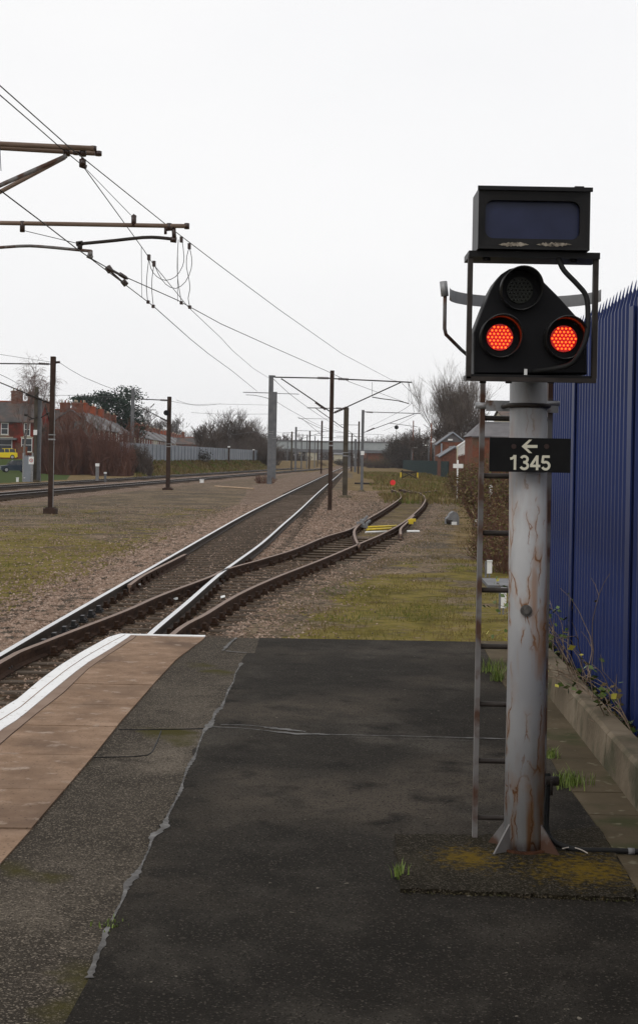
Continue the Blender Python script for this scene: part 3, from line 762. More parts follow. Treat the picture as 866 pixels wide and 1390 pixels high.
# grey joint sealant (wide, ragged)
def ragged(path, w0, w1, z, name, label=None, seed=1):
    rs = random.Random(seed)
    L = []; Rr = []
    for i in range(len(path)-1):
        p, q = path[i], path[i+1]
        n = max(2, int((q-p).length/.02))
        for k in range(n):
            t = k/n; c = p.lerp(q, t); d = (q-p).normalized(); l = Vector((-d.y, d.x, 0))
            wv = w0 + (w1-w0)*max(0, noise.noise(c*3.1+Vector((seed,0,0))))*1.6
            L.append(c + l*(wv*(.5+.9*rs.random()))); Rr.append(c - l*(wv*(.5+.9*rs.random())))
    b = MB(); n = len(L)
    a = b.verts([(p.x,p.y,z) for p in L]); c = b.verts([(p.x,p.y,z) for p in Rr])
    for i in range(n-1): b.face((c+i, c+i+1, a+i+1, a+i))
    return b.build(name, M['sealant'], plat)
ragged([Vector((x,y,0)) for x,y in js[::4]], .004, .020, PT+.0062, 'joint_sealant', seed=2)
ragged([G(x,y,PT) for x,y in [(286,988),(330,990),(400,997.5),(470,999),(560,1001),(650,1003.5),(700,1005)]], .006, .05, PT+.0070, 'joint_sealant', seed=5)
ragged([G(x,y,PT) for x,y in [(300,985),(340,986),(380,991),(420,995)]], .008, .05, PT+.0068, 'joint_sealant', seed=12)
ragged([G(x,y,PT) for x,y in [(470,1002),(560,1005),(650,1007)]], .002, .03, PT+.0066, 'joint_sealant', seed=14)
ragged([G(x,y,PT) for x,y in [(335,887),(320,886),(303,884)]], .012, .02, PT+.0064, 'joint_sealant', seed=6)
ragged([G(x,y,PT) for x,y in [(303,884),(313,873),(322,866)]], .010, .03, PT+.0066, 'joint_sealant', seed=7)
b = MB()
for pth in ([(161,990),(200,990.5),(286,989)], [(127,1028),(160,1027.5),(200,1025),(212,1010),(219,992)]):
    q = [G(x,y,PT+.002) for x,y in pth]; b.tube(spline(q,.05), .003, 4)
b.build('fine_crack', M['rubber'], plat)

# end nosing stones beyond the platform end
b = MB(); g1 = G(357,862,-.0); 
p1, p2 = G(352,857,.55), G(437,859.5,.55)
b.slab([(p1.x,YE+.05),(p2.x,YE+.05),(p2.x,YE+.22),(p1.x,YE+.22)], GL-.1, .58); tag(b.build('edging_stone', M['concrete']), 'low pale edging stone standing in grass at the platform end', 'kerb stone')

# flagstones right of the asphalt, with kerb
fl_px = [(656,880),(682,929),(718,985),(740,1018),(758,1052),(786,1090),(811,1125),(840,1170),(861,1207),(866,1216)]
fl = [G(x,y,PT) for x,y in fl_px][::-1]
fl = [Vector((fl[0].x-.03, -4, PT))] + fl
def XK(y): return 1.147 + .032*y      # foot of the kerb face
flag = empty('flagstone_path', (0,0,0), None, None, None, 'structure')
yb = YE-.02; ks = [G(780,y_,PT).y for y_ in (937, 986, 1032, 1078, 1108.5, 1160, 1220)]
ks = [YE-.02, 10.6] + ks
while ks[-1] > -3.4: ks.append(ks[-1]-.62)
for i in range(len(ks)-1):
    y1, y0 = ks[i]-.004, ks[i+1]+.004
    ysl = np.linspace(y0, y1, 6)
    poly = [(cx_(fl,y), y) for y in ysl][::-1] + [(XK(y0)+.03, y0), (XK(y1)+.03, y1)]
    b = MB(); b.slab(poly, PT-.002, PT+.010+U(-.002,.003)); b.build('flagstone', M['flag'], flag)
kerb = empty('kerb', (0,0,0), None, None, None, 'structure')
yb = -4.0
while yb < 11.6:
    y1 = min(yb+.915, 11.66)
    b = MB(); pr = [(0,-.02),(.014,.17),(.03,.186),(.125,.186),(.14,.172),(.15,-.02)]
    seg = [Vector((XK(y), y, PT)) for y in np.linspace(yb+.006, y1-.006, 3)]
    dz = U(-.004,.004)
    b.sweep([p+Vector((0,0,dz)) for p in seg], [(a, c) for a, c in pr][::-1]); b.build('kerb_stone', M['concrete'], kerb); yb = y1
# soil strip at the foot of the fence
b = MB(); b.slab([(XK(-4)+.15,-4),(7,-4),(7,YE-.03),(XK(YE)+.15,YE-.03)], PT+.002, PT+.07)
tag(b.build('soil_bed', mat('dark_leaf_litter', [(.3,(.018,.015,.010)),(.55,(.05,.038,.022)),(.75,(.045,.055,.02))], 9, .95, .8, 40, bdist=.02)), kind='structure')

# ------------------------------------------------------------------ blue fence
def XF(y): return 1.415 + .032*y
fence = empty('palisade_fence', (XF(8), 8, PT), 'tall dark blue palisade fence of spiked steel pales right of the signal', 'fence')
def pale_mesh():
    w = .050; d = .034; H = 2.40
    prof = [(-w, .0), (-w*.55, d*.55), (-w*.3, d), (w*.3, d), (w*.55, d*.55), (w, .0)]
    t = .0028; v = []; b = MB()
    # run along fence axis (local y), outwards -x
    lev = [0, H-.10]
    rows_ = []
    for z in lev:
        rows_.append(b.verts([(-c, a, z) for a, c in prof])); rows_.append(b.verts([(-c+t, a, z) for a, c in prof]))
    for k in range(5):
        b.face((rows_[0]+k, rows_[0]+k+1, rows_[2]+k+1, rows_[2]+k)); b.face((rows_[1]+k+1, rows_[1]+k, rows_[3]+k, rows_[3]+k+1))
    # triple pointed head
    tops_ = {0:(-w,H-.10),1:(-w*.62,H-.03),2:(-w*.25,H-.085),3:(w*.25,H-.085),4:(w*.62,H-.03),5:(w,H-.10)}
    for s_, off in ((0,0),(1,t)):
        q = b.verts([(-c+off, a, H-.10) for a, c in prof])
        m1 = b.verts([(-.02+off, -w*.75, H-.02), (0+off, 0, H+.035), (-.02+off, w*.75, H-.02)])
        b.face((q,q+1,m1)); b.face((q+1,q+2,m1)); b.face((q+2,q+3,m1+1)); b.face((q+3,q+4,m1+2)); b.face((q+4,q+5,m1+2))
        b.face((q+1,q+2,m1+1)); b.face((q+3,q+4,m1+1))
    for zz in (.35, H-.35): b.tube([(-.012,0,zz),(-.005,0,zz)], .009, 6)
    o = b.build('pale', M['blue']); return o
p0 = pale_mesh(); p0.parent = fence
y = 3.2; first = True; posts_y = [9.78, 7.66, 5.54, 3.42, 11.62]
k = 0
while y < 11.6:
    o = p0 if first else p0.copy()
    if not first: COL.objects.link(o); o.parent = fence
    first = False
    o.location = (XF(y)-XF(8), y-8, -0.0 + U(-.006,.006)); o.rotation_euler = (0,0,-.032+U(-.02,.02)); y += .1185; k += 1
for py in posts_y:
    b = MB(); x = XF(py)
    b.bbox(x-.052, x-.044, py-.045, py+.045, PT, PT+2.27); b.bbox(x+.012, x+.08, py-.004, py+.004, PT, PT+2.27); b.bbox(x-.044, x+.012, py-.004, py+.004, PT, PT+2.27)
    b.build('post', M['blue'], fence)
for z in (PT+.3, PT+1.98):
    b = MB(); b.sweep([Vector((XF(y)+.008, y, z)) for y in (3.1, 11.65)], [(0,0),(.045,0),(.045,.05),(.04,.05),(.04,.005),(0,.005)]); b.build('rail', M['blue'], fence)

# ------------------------------------------------------------------ signal
random.seed(11)
YP = 5.46
base = G(709.5, 1156, PT); base = Vector((base.x, YP, PT))
base.x = P(710, 1140, YP).x
sig = empty('railway_signal', base, 'platform signal post with two lit red lights on black head and box above', 'railway signal')
ptop = P(717, 500, YP); 
b = MB(); b.smooth = True
b.tube([(base.x,YP,PT+.005),(base.x+.000,YP,PT+.9),(ptop.x,YP,ptop.z)], [.0725,.071,.069], 40); pole = b.build('pole', M['pole'], sig)
# base plate, fins
b = MB()
b.tube([(base.x,YP,PT+.002),(base.x,YP,PT+.026)], .088, 24); b.build('base_collar', mat('rusted_base', [(.3,(.03,.014,.009)),(.7,(.09,.04,.022))], 20, .95, .8), sig)
for ang in (215, 325, 35, 145):
    a = math.radians(ang); d = Vector((math.cos(a), math.sin(a), 0)); l = Vector((-d.y, d.x, 0))
    b = MB(); o = Vector((base.x, YP, PT)) + d*.066; t = l*.004
    pts = [o, o+d*.085, o+d*.08+Vector((0,0,.018)), o+Vector((0,0,.125))]
    q = b.verts([p+t for p in pts]+[p-t for p in pts])
    b.face((q,q+1,q+2,q+3)); b.face((q+7,q+6,q+5,q+4))
    for i in range(4): b.face((q+(i+1)%4, q+i, q+4+i, q+4+(i+1)%4))
    b.build('fin', M['galv_rust'], sig)
# knob on the pole
kp = P(714, 829, YP-.075)
b = MB(); b.tube([kp+Vector((0,.012,0)), kp+Vector((0,-.004,0))], [.021,.021], 20); b.tube([kp+Vector((0,-.004,0)), kp+Vector((0,-.012,0))], .012, 8)
b.build('plug', mat('dark_plug', [(.3,(.02,.018,.017)),(.7,(.12,.11,.10))], 40, .7), sig)
# ladder
YL = 5.62
def lad(px, y0, y1): return P(px[0], y0, YL), P(px[1], y1, YL)
lb = P(643.5, 1139, YL); lt = P(655.5, 508, YL); rb_ = P(733.5+2, 1139, YL); rt = P(746.5, 508, YL)
b = MB()
for (a, c) in ((lb, lt), (rb_, rt)):
    x = (a.x+c.x)/2
    b.box((x, YL, (a.z+c.z)/2), (.018,.03,abs(c.z-a.z)))
ld = b.build('ladder', M['galv_rust'], sig)
for ry in (567.8, 646, 723.6, 801, 877.5, 955.8, 1033, 1110):
    z = P(668, ry, YL).z
    b = MB(); b.tube([((lb.x+lt.x)/2, YL, z), ((rb_.x+rt.x)/2, YL, z)], .010, 8); b.build('rung', M['rung'], ld)
# ladder hoop and hand stay
def PV(px, py, Y): return P(px, py, Y)
b = MB(); xc = P(704, 400, 5.6).x; zc = P(604, 397, 5.42).z
hp = []
for t in np.linspace(math.pi, 0, 21):
    hp.append(Vector((xc + .278*math.cos(t), 5.42 + .30*math.sin(t), zc)))
for i in range(len(hp)-1):
    a, c = hp[i], hp[i+1]; q = b.verts([a+Vector((0,0,-.022)), c+Vector((0,0,-.022)), c+Vector((0,0,.022)), a+Vector((0,0,.022))]+[p+Vector((0,.006,z)) for p, z in ((a,-.022),(c,-.022),(c,.022),(a,.022))])
    b.face((q,q+1,q+2,q+3)); b.face((q+7,q+6,q+5,q+4)); b.face((q+3,q+2,q+6,q+7)); b.face((q+1,q,q+4,q+5))
b.tube([P(601.5,382,5.42), P(603.5,402,5.42)], .014, 8)
b.build('ladder_hoop', M['galv'], sig)
b = MB(); b.tube([P(604,390,5.42), P(603.5,420,5.42), P(603.2,446,5.42), P(605,454,5.43), P(625,474,5.48), P(643,490,5.55)], .007, 8); b.build('hand_stay', M['galv_rust'], sig)
# pole clamp
b = MB(); zc = P(715, 551, YP).z
cc = [Vector((ptop.x + .076*math.cos(t), YP - .076*math.sin(t), zc)) for t in np.linspace(0, math.pi, 15)]
b.tube([cc[0]+Vector((0,.14,0))]+cc+[cc[-1]+Vector((0,.14,0))], .009, 8)
b.build('u_bolt', M['rung'], sig)
b = MB(); z0 = P(675,551,YL-.02).z
b.box(((lt.x+ptop.x)/2-.015, YL-.03, z0), (.10,.012,.04)); b.box((rt.x-.0, YL-.03, z0), (.05,.03,.045)); b.tube([(lt.x-.03,YL-.02,z0),(lt.x+.03,YL-.02,z0)], .012, 8)
b.tube([(rt.x-.06,YL-.04,z0+.012),(rt.x+.03,YL-.04,z0+.012)], .010, 8)
b.build('clamp_bracket', M['galv'], sig)
# signal head
YH = 5.24
def H(px, py): p = P(px, py, YH); return (p.x, p.z)
out = [(642.5,508),(642.5,451)]
arc = [(646,441),(655,418),(665,394),(671,383),(680,372),(691,365),(704,362),(716,364.5),(727,371),(735,380)]
out += arc + [(760,405),(791,440),(796,449),(796.5,508)]
poly = [H(*p) for p in out]
b = MB(); 
# bevelled front
cx = sum(p[0] for p in poly)/len(poly); cz = sum(p[1] for p in poly)/len(poly)
inn = [(cx+(x-cx)*.975, cz+(z-cz)*.975) for x, z in poly]
n = len(poly); q0 = b.verts([(x,YH-.004,z) for x,z in inn]); q1 = b.verts([(x,YH+.004,z) for x,z in poly]); q2 = b.verts([(x,YH+.13,z) for x,z in poly])
b.face([q0+i for i in range(n-1,-1,-1)]); b.face([q2+i for i in range(n)])
for i in range(n):
    j = (i+1)%n; b.face((q0+i,q0+j,q1+j,q1+i)); b.face((q1+i,q1+j,q2+j,q2+i))
head = b.build('signal_head', M['black'], sig)
# bottom flange with small white tab
b = MB(); z = P(720, 511, YH).z; xl_, xr_ = P(634,511,YH).x, P(804,511,YH).x
b.bbox(xl_, xr_, YH-.02, YH+.15, z-.012, z+.004); b.build('head_flange', M['black_sat'], sig)
g = P(713,505,YH-.01); b = MB(); b.box((g.x, g.y, g.z), (.011,.004,.022)); b.build('white_tab', M['white'], sig)
b = MB()
for bx in (655, 690, 747, 785):
    g = P(bx, 518, YH+.03); b.tube([g+Vector((0,0,.02)), g+Vector((0,0,-.006))], .012, 8)
b.build('flange_bolts', M['rung'], sig)
# lights
LEDC = mat('led_core', (.9,.2,.05), 3, .4, emis=((1,.10,.012), 3.4))
HALO = mat('led_halo', (.6,.02,.01), 3, .4, emis=((1,.012,.003), .5))
GLOW = mat('lit_red_lens', (.5,.01,.005), 3, .3, emis=((1,.006,.002), .16))
DARKL = mat('unlit_lens', [(.3,(.006,.007,.005)),(.7,(.018,.020,.012))], 30, .4, spec=.2)
def lamp(lx, ly, hx, hy, lit):
    c = P(lx, ly, YH-.006); rimc = P(hx, hy, YH-.095)
    d = (rimc-c); 
    b = MB(); N = 40; Rr = .070
    rin = []; 
    for i, t in enumerate((0, 1)):
        pass
    axis = Vector((0,-1,0))
    ring = lambda r, y, cut: [Vector((c.x + r*math.cos(k*2*math.pi/N), c.y - (y*( .30 + .70*(.5+.5*math.sin(k*2*math.pi/N))**.8) if cut else y), c.z + r*math.sin(k*2*math.pi/N))) for k in range(N)]
    L = .115
    A = b.verts(ring(Rr+.004, -.004, False)); B = b.verts(ring(Rr+.004, L, True)); C_ = b.verts(ring(Rr, L, True)); D = b.verts(ring(Rr, -.004, False))
    b.smooth = True
    for k in range(N):
        k2 = (k+1)%N
        b.face((A+k,A+k2,B+k2,B+k)); b.face((B+k,B+k2,C_+k2,C_+k)); b.face((C_+k,C_+k2,D+k2,D+k))
    b.smooth = False
    hood = b.build('hood', mat('hood_black', (.012,.012,.012), 6, .35, spec=.5), head)
    b = MB(); b.tube([c+Vector((0,.004,0)), c+Vector((0,-.004,0))], Rr-.001, 36); b.build('lens_plate', M['black'], hood) if False else None
    b.v = []; b.f = []; b.mi = []; b.sm = []
    b = MB(); b.tube([c+Vector((0,.002,0)), c+Vector((0,-.006,0))], .047, 32); b.build('lens', GLOW if lit else DARKL, head)
    b = MB(); b.m(LEDC if lit else DARKL); pit = .0138
    for i in range(-3,4):
        for j in range(-3,4):
            if abs(i+j) > 3: continue
            x = pit*(i + j*.5); zz = pit*j*.866
            q = Vector((c.x+x, c.y-.006, c.z+zz))
            b.tube([q, q+Vector((0,-.003,0)), q+Vector((0,-.0045,0))], [.0034,.0029,.0012], 8)
            if lit: b.m(HALO); b.tube([q+Vector((0,.001,0)), q+Vector((0,-.0008,0))], .0058, 8); b.m(LEDC)
    b.build('led_cluster', LEDC if lit else DARKL, head)
lamp(677.8, 458, 680, 452, True); lamp(764.5, 460, 767, 455, True); lamp(705, 394, 703, 389, False)
# rectangular tube frame round the head
YFm = 5.22
b = MB()
fr = [(637,348),(634,512)]
c1, c2, c3, c4 = P(638.5,346,YFm), P(809,348,YFm), P(804.5,514,YFm), P(635,514,YFm)
for a, c in ((c1,c4),(c2,c3)): b.box(((a.x+c.x)/2, YFm, (a.z+c.z)/2), (.017,.03,abs(a.z-c.z)))
b.box(((c3.x+c4.x)/2, YFm, c4.z), (abs(c3.x-c4.x)+.017,.03,.015))
b.build('frame', M['rung'], sig)
b = MB(); zt = (c1.z+c2.z)/2
b.box(((c1.x+c2.x)/2, YFm+.06, zt), (abs(c2.x-c1.x)+.017,.17,.022))
for bx in (660, 778): 
    g = P(bx, 352, YFm); b.tube([(g.x,YFm,zt-.008),(g.x,YFm,zt-.022)], .014, 6)
b.build('top_bar', M['black_sat'], sig)
# indicator box
YB = 5.16
tl, tr, brr, bl = P(650,255,YB), P(802,257.5,YB), P(799,339,YB), P(648,338,YB)
x0, x1 = (tl.x+bl.x)/2, (tr.x+brr.x)/2; z1, z0 = (tl.z+tr.z)/2, (bl.z+brr.z)/2
bx = MB()
w = .014
# walls of an open-fronted box with a deep recess
sx0, sx1 = P(658.5,300,YB).x, P(787,300,YB).x; sz1, sz0 = P(720,272,YB).z, P(720,324,YB).z
def rrect(x0, x1, z0, z1, r, n=6):
    pts = []
    for cx_0, cz_0, a0 in ((x1-r,z0+r,-90),(x1-r,z1-r,0),(x0+r,z1-r,90),(x0+r,z0+r,180)):
        for k in range(n+1):
            a = math.radians(a0 + 90*k/n); pts.append((cx_0+r*math.cos(a), cz_0+r*math.sin(a)))
    return pts
inn = rrect(sx0, sx1, sz0, sz1, .03); n = len(inn)
# outer ring matched to inner by projecting onto rectangle corners
outr = []
for i, (x, z) in enumerate(inn):
    q = i // 7
    cxn, czn = ((x1,z0),(x1,z1),(x0,z1),(x0,z0))[q]
    outr.append((cxn, czn))
a = bx.verts([(x,YB,z) for x,z in outr]); c = bx.verts([(x,YB+.004,z) for x,z in inn]); d = bx.verts([(x,YB+.03,z) for x,z in inn])
for i in range(n):
    j = (i+1)%n
    if outr[i] == outr[j]: bx.face((a+i, c+i, c+j)[::-1])
    else: bx.face((a+i, a+j, c+j, c+i))
    bx.face((c+i, c+j, d+j, d+i))
bx.bbox(x0, x1, YB+.02, YB+.20, z0, z1) if False else None
for (xa,xb,za,zb) in ((x0,x0+w,z0,z1),(x1-w,x1,z0,z1),(x0+w,x1-w,z1-w,z1),(x0+w,x1-w,z0,z0+w)): bx.bbox(xa,xb,YB+.001,YB+.20,za,zb)
bx.bbox(x0-.004,x1+.006,YB-.012,YB+.001,z1-.008,z1+.006); bx.bbox(x0+w,x1-w,YB+.18,YB+.2,z0+w,z1-w)
g = x1-.035; bx.bbox(g-.02, g+.012, YB, YB+.05, z1+.002, z1+.012)
ibox = bx.build('indicator_box', M['black_sat'], sig)
gm = mat('dark_blue_screen', [(.3,(.009,.012,.034)),(.7,(.020,.026,.066))], 4, .3, spec=.22)
b = MB(); b.prism(inn, YB+.028, YB+.04); b.build('screen', gm, ibox)
peel = MB(); rs = random.Random(4)
for (xa, xb) in ((676,718),(727,776)):
    n = 26; top = []; bot = []
    for k in range(n+1):
        px = xa+(xb-xa)*k/n; e = min(k, n-k)/n*2; e = min(1, e*2.2)
        top.append(P(px, 332-3.2*e*(.5+.6*rs.random()), YB-.002)); bot.append(P(px, 332+2.8*e*(.4+.7*rs.random()), YB-.002))
    q = peel.verts(top); r_ = peel.verts(bot)
    for k in range(n): peel.face((q+k, r_+k, r_+k+1, q+k+1))
peel.build('peeled_paint', mat('peeled_primer', [(.35,(.03,.028,.025)),(.5,(.22,.19,.15)),(.7,(.36,.32,.26))], 60, .8, detail=8), ibox)
# cable
cp = [(756,346,5.24),(758,352,5.20),(765,367,5.18),(783,386,5.17),(795,402,5.17),(797.5,427,5.16),(795.5,456,5.14),(785.5,481,5.14),(773,495,5.16),(748,501,5.19),(723,504,5.235)]
b = MB(); b.smooth = True; b.tube(spline([P(*c) for c in cp], .012), .0095, 10); b.build('cable', M['rubber'], sig)
# number plate
YN = 5.34
pl = [P(664,594.5,YN), P(774,594.5,YN), P(774,641,YN), P(664,641,YN)]
xa, xb = (pl[0].x+pl[3].x)/2, (pl[1].x+pl[2].x)/2; za, zb = (pl[2].z+pl[3].z)/2, (pl[0].z+pl[1].z)/2
b = MB(); b.bbox(xa, xb, YN, YN+.006, za, zb); b.bbox((xa+xb)/2-.02,(xa+xb)/2+.01,YN+.006,YP-.06,za+.02,zb-.02)
plate = b.build('number_plate', mat('black_plate', [(.3,(.005,.005,.0055)),(.7,(.010,.010,.010))], 14, .6, spec=.15), sig)
sp = mat('plate_spot', (.035,.018,.014), 20, .7); b = MB()
for px in (697, 741.5):
    g = P(px, 606, YN-.001); b.tube([g+Vector((0,.001,0)), g+Vector((0,-.002,0))], .009, 14)
b.build('plate_bolt', sp, plate)
def stroke(b, pts, w, y):
    n = len(pts); L = []; Rr = []
    for i in range(n):
        d = Vector(pts[min(i+1,n-1)]) - Vector(pts[max(i-1,0)]); d.normalize(); l = Vector((-d.y, d.x))*w/2; p = Vector(pts[i])
        L.append((p.x+l.x, y, p.y+l.y)); Rr.append((p.x-l.x, y, p.y-l.y))
    a = b.verts(L); c = b.verts(Rr)
    for i in range(n-1): b.face((c+i, c+i+1, a+i+1, a+i))
def arcp(cx, cy, rx, ry, a0, a1, n=14): return [(cx+rx*math.cos(math.radians(a0+(a1-a0)*k/n)), cy+ry*math.sin(math.radians(a0+(a1-a0)*k/n))) for k in range(n+1)]
DG = {'1': [[(.40,0),(.40,1)], [(.08,.745),(.20,.765),(.33,.86),(.37,.985)]],
      '3': [arcp(.31,.725,.21,.20,160,-90)+[(.24,.53)], arcp(.31,.285,.235,.215,90,-160)],
      '4': [[(.46,0),(.46,1)], [(.44,.94),(.07,.33)], [(.0,.285),(.66,.285)]],
      '5': [[(.10,.925),(.58,.925)], [(.155,.95),(.105,.50)], [(.085,.50),(.15,.56)]+arcp(.32,.315,.235,.245,115,-155)]}
t0, t1 = P(690,637.5,YN-.001), P(748,618.5,YN-.001)
dh = t1.z-t0.z; dwid = (t1.x-t0.x)/4
for i, chh in enumerate('1345'):
    b = MB()
    for j, st in enumerate(DG[chh]):
        ox = t0.x + i*dwid
        stroke(b, [(ox + x_*dh*1.04, t0.z + z_*dh) for x_, z_ in st], dh*.17, YN-.0020-.0003*j)
    b.build('numeral', M['cream_letter'], plate)
b = MB()
def HP(px, py): p = P(px, py, YN-.001); return (p.x, p.z)
ar = [HP(*p) for p in [(707.5,606),(717.5,596.8),(721.7,596.8),(714.5,604),(729,604),(729,608),(714.5,608),(721.7,615),(717.5,615)]]
qa = [ar[0],ar[1],ar[2],ar[3]]; 
for q in ([ar[0],ar[1],ar[2],ar[3]], [ar[3],ar[4],ar[5],ar[6]], [ar[0],ar[3],ar[6]], [ar[0],ar[6],ar[7],ar[8]]):
    i0 = b.verts([(x, YN-.002, z) for x, z in q]); b.face([i0+k for k in range(len(q))])
b.build('arrow', M['cream_letter'], plate)

# footing patch round the post
fp = [G(x,y,PT) for x,y in [(535,1139),(600,1139),(690,1139.5),(812,1128),(858,1205),(862,1226),(760,1222),(650,1217),(543,1213)]]
rs = random.Random(8); pp = []
for i in range(len(fp)):
    a, c = fp[i], fp[(i+1)%len(fp)]
    for t in np.linspace(0,1,14)[:-1]:
        p = a.lerp(c, float(t)); pp.append((p.x+rs.gauss(0,.004), p.y+rs.gauss(0,.006)))
pp = pp[::-1]
b = MB(); b.slab(pp, PT-.002, PT+.018)
b.build('footing_patch', M['asph_foot'], plat)
# grit along the patch front edge
def f_grit():
    t = R(); g = G(545+315*t, 1214+12*t+random.gauss(0,2), PT); return g.x, g.y, PT+.01, 1
stones('grit', 260, f_grit, .0015, .005, 'pale grit along the front of the footing patch', 'grit', M['flag'])

# conduit
b = MB(); b.smooth = True
cpt = [(743,1050,5.60),(743.5,1062,5.59),(742,1090,5.57),(741,1118,5.55),(744,1134,5.52),(755,1145,5.47),(783,1151.5,5.43)]
pts = [P(*c) for c in cpt] 
e_ = G(783,1154,PT+.02); pts += [G(x,y,PT+.022) for x,y in [(822,1154.5),(866,1156),(930,1160)]]
pts[6] = G(783,1153.5,PT+.022)
b.tube(spline(pts,.02), .0105, 10)
cond = b.build('cable_conduit', M['rubber']); tag(cond, 'black flexible conduit bending from the signal pole across the flagstones', 'conduit')
b = MB(); g = G(856,1155.5,PT+.022); b.tube([g-Vector((.012,0,0)), g+Vector((.012,0,0))], .0125, 10); b.build('joint_band', M['cable_grey'], cond)
b = MB(); g = P(747,1060,5.58); b.tube([g+Vector((-.02,0,0)), g+Vector((.03,0,0))], .018, 10); b.tube([g+Vector((0,-.02,.005)), g+Vector((0,-.02,-.05))], .006, 6); b.build('gland', M['rung'], cond)
b = MB(); b.tube(spline([G(x,y,PT+.03) for x,y in [(763,1152),(775,1150),(787,1153),(797,1158)]],.01), .0022, 5); tag(b.build('wire_offcut', M['rag_wire']), 'thin pale wire offcut lying beside the black conduit', 'wire')

# grass tufts on the platform
def tuft(px, py, n, h, spread, label, lev=PT+.005, m_=None):
    g = G(px, py, lev); b = MB(); b.m(m_ or M['tuft'])
    b.m(M['leaf_ivy']); q = b.verts([(g.x+min(spread*1.3,.03)*U(.5,1.2)*math.cos(t), g.y+min(spread*1.3,.03)*U(.5,1.2)*math.sin(t), lev+.003) for t in np.linspace(0,2*math.pi,13)[:-1]]+[(g.x,g.y,lev+.006)])
    for i in range(12): b.face((q+i, q+(i+1)%12, q+12))
    b.m(m_ or M['tuft'])
    def fn(): return g.x+random.gauss(0,spread), g.y+random.gauss(0,spread), lev, 1
    blades(b, n, fn, h*.4, h, .0022)
    o = b.build('grass_tuft'); return tag(o, label, 'grass tuft', 'grass tufts growing from platform joints')
tuft(540,1192,34,.07,.012,'small grass tuft at the left edge of the footing patch')
tuft(772,1066,170,.075,.04,'largest bright grass tuft beside the flagstones behind the signal post')
tuft(750,1030,60,.07,.014,'grass tuft just right of the signal post above the larger tuft')
tuft(669,912,90,.12,.05,'grass tuft between ladder and pole near the platform end', )
tuft(675,924,80,.11,.02,'grass tuft lower behind the ladder beside the pole')
tuft(843,1062,26,.08,.010,'tiny grass tuft at the foot of the kerb')
tuft(150,1255,40,.015,.03,'low mossy tuft on the seam near the bottom of the photo')
tuft(766,905,160,.10,.10,'long grass behind the kerb near the platform end')

# ------------------------------------------------------------------ brambles along the fence
def leaf(b, p, s, nrm=None):
    a = U(0,6.28); d = Vector((math.cos(a)*.8, math.sin(a)*.8, U(-.6,.4))).normalized(); l = d.orthogonal().normalized()
    l = (Matrix.Rotation(U(0,6.28), 3, d) @ l)
    q = b.verts([p, p+d*s*.45+l*s*.32, p+d*s, p+d*s*.45-l*s*.32]); b.face((q,q+1,q+2,q+3))
def bramble(px, py, Y, H_, n_st, n_gl, n_yl, label, wid=.22, dead=.5):
    n_gl = int(n_gl*2.6); n_yl = int(n_yl*1.8); n_st = int(n_st*1.6)
    x = XF(Y)-.10; base_ = Vector((x, Y, PT+.06))
    root = empty('bramble', base_, label, 'bramble', 'brambles growing against the blue fence')
    b = MB(); lf = MB(); tips = []
    for _ in range(n_st):
        p = base_ + Vector((U(-.05,.05), U(-wid,wid), 0)); d = Vector((U(-.35,.15), U(-.7,.7), 1)).normalized(); pts = [p]
        L = H_*U(.4,1)
        for k in range(9):
            d = (d + Vector((U(-.3,.2), U(-.35,.35), U(-.32,.12)))).normalized(); p = p + d*L/9
            p.x = min(p.x, XF(p.y)-.035); pts.append(p.copy())
            if k > 3: tips.append(p.copy())
        b.tube(pts, [.004-.0003*i for i in range(len(pts))], 5)
        for _ in range(2):
            q = random.choice(pts[3:]); e = q + Vector((U(-.08,.02), U(-.12,.12), U(-.05,.12))); b.tube([q, q.lerp(e,.5)+Vector((0,0,.015)), e], [.0022,.0018,.001], 4)
    b.build('stem', M['stem'], root)
    lf.m(M['leaf_green'])
    for _ in range(n_gl): leaf(lf, random.choice(tips)+Vector((U(-.04,.02),U(-.05,.05),U(-.05,.05))), U(.03,.06))
    lf.m(M['leaf_yellow'])
    for _ in range(n_yl): leaf(lf, random.choice(tips)+Vector((U(-.04,.02),U(-.05,.05),U(-.05,.05))), U(.03,.06))
    lf.m(M['leaf_brown'])
    for _ in range(int(12*dead)): leaf(lf, random.choice(tips)+Vector((U(-.04,.02),U(-.05,.05),U(-.05,.05))), U(.02,.05))
    lf.build('leaves', None, root)
bramble(0,0,10.9,.75,6,14,14,'straggling bramble with yellow leaves just right of the signal pole')
bramble(0,0,9.6,.85,4,38,3,'leafy green bramble left of the fence post')
bramble(0,0,8.6,.95,7,3,2,'tall dead woody bramble stems right of the fence post', .12, 1.2)
bramble(0,0,8.0,.55,5,5,3,'curled pale bramble stems low on the blue fence')
bramble(0,0,7.4,.5,6,8,1,'low dead bramble at the right edge of the photo', .2, 1.5)
# low leafy litter behind the kerb
b = MB(); b.m(M['leaf_green'])
for i in range(1500):
    Y = U(5, 11.5); x = U(XK(Y)+.15, XF(Y)-.03); b.m(random.choice([M['leaf_green'],M['leaf_green'],M['leaf_brown'],M['leaf_brown'],M['leaf_ivy'],M['leaf_ivy']]) )
    leaf(b, Vector((x, Y, PT+.07+U(0,.07))), U(.02,.05))
tag(b.build('ground_ivy', None), 'low green and brown leaves between kerb and blue fence', 'ground cover', kind='stuff')

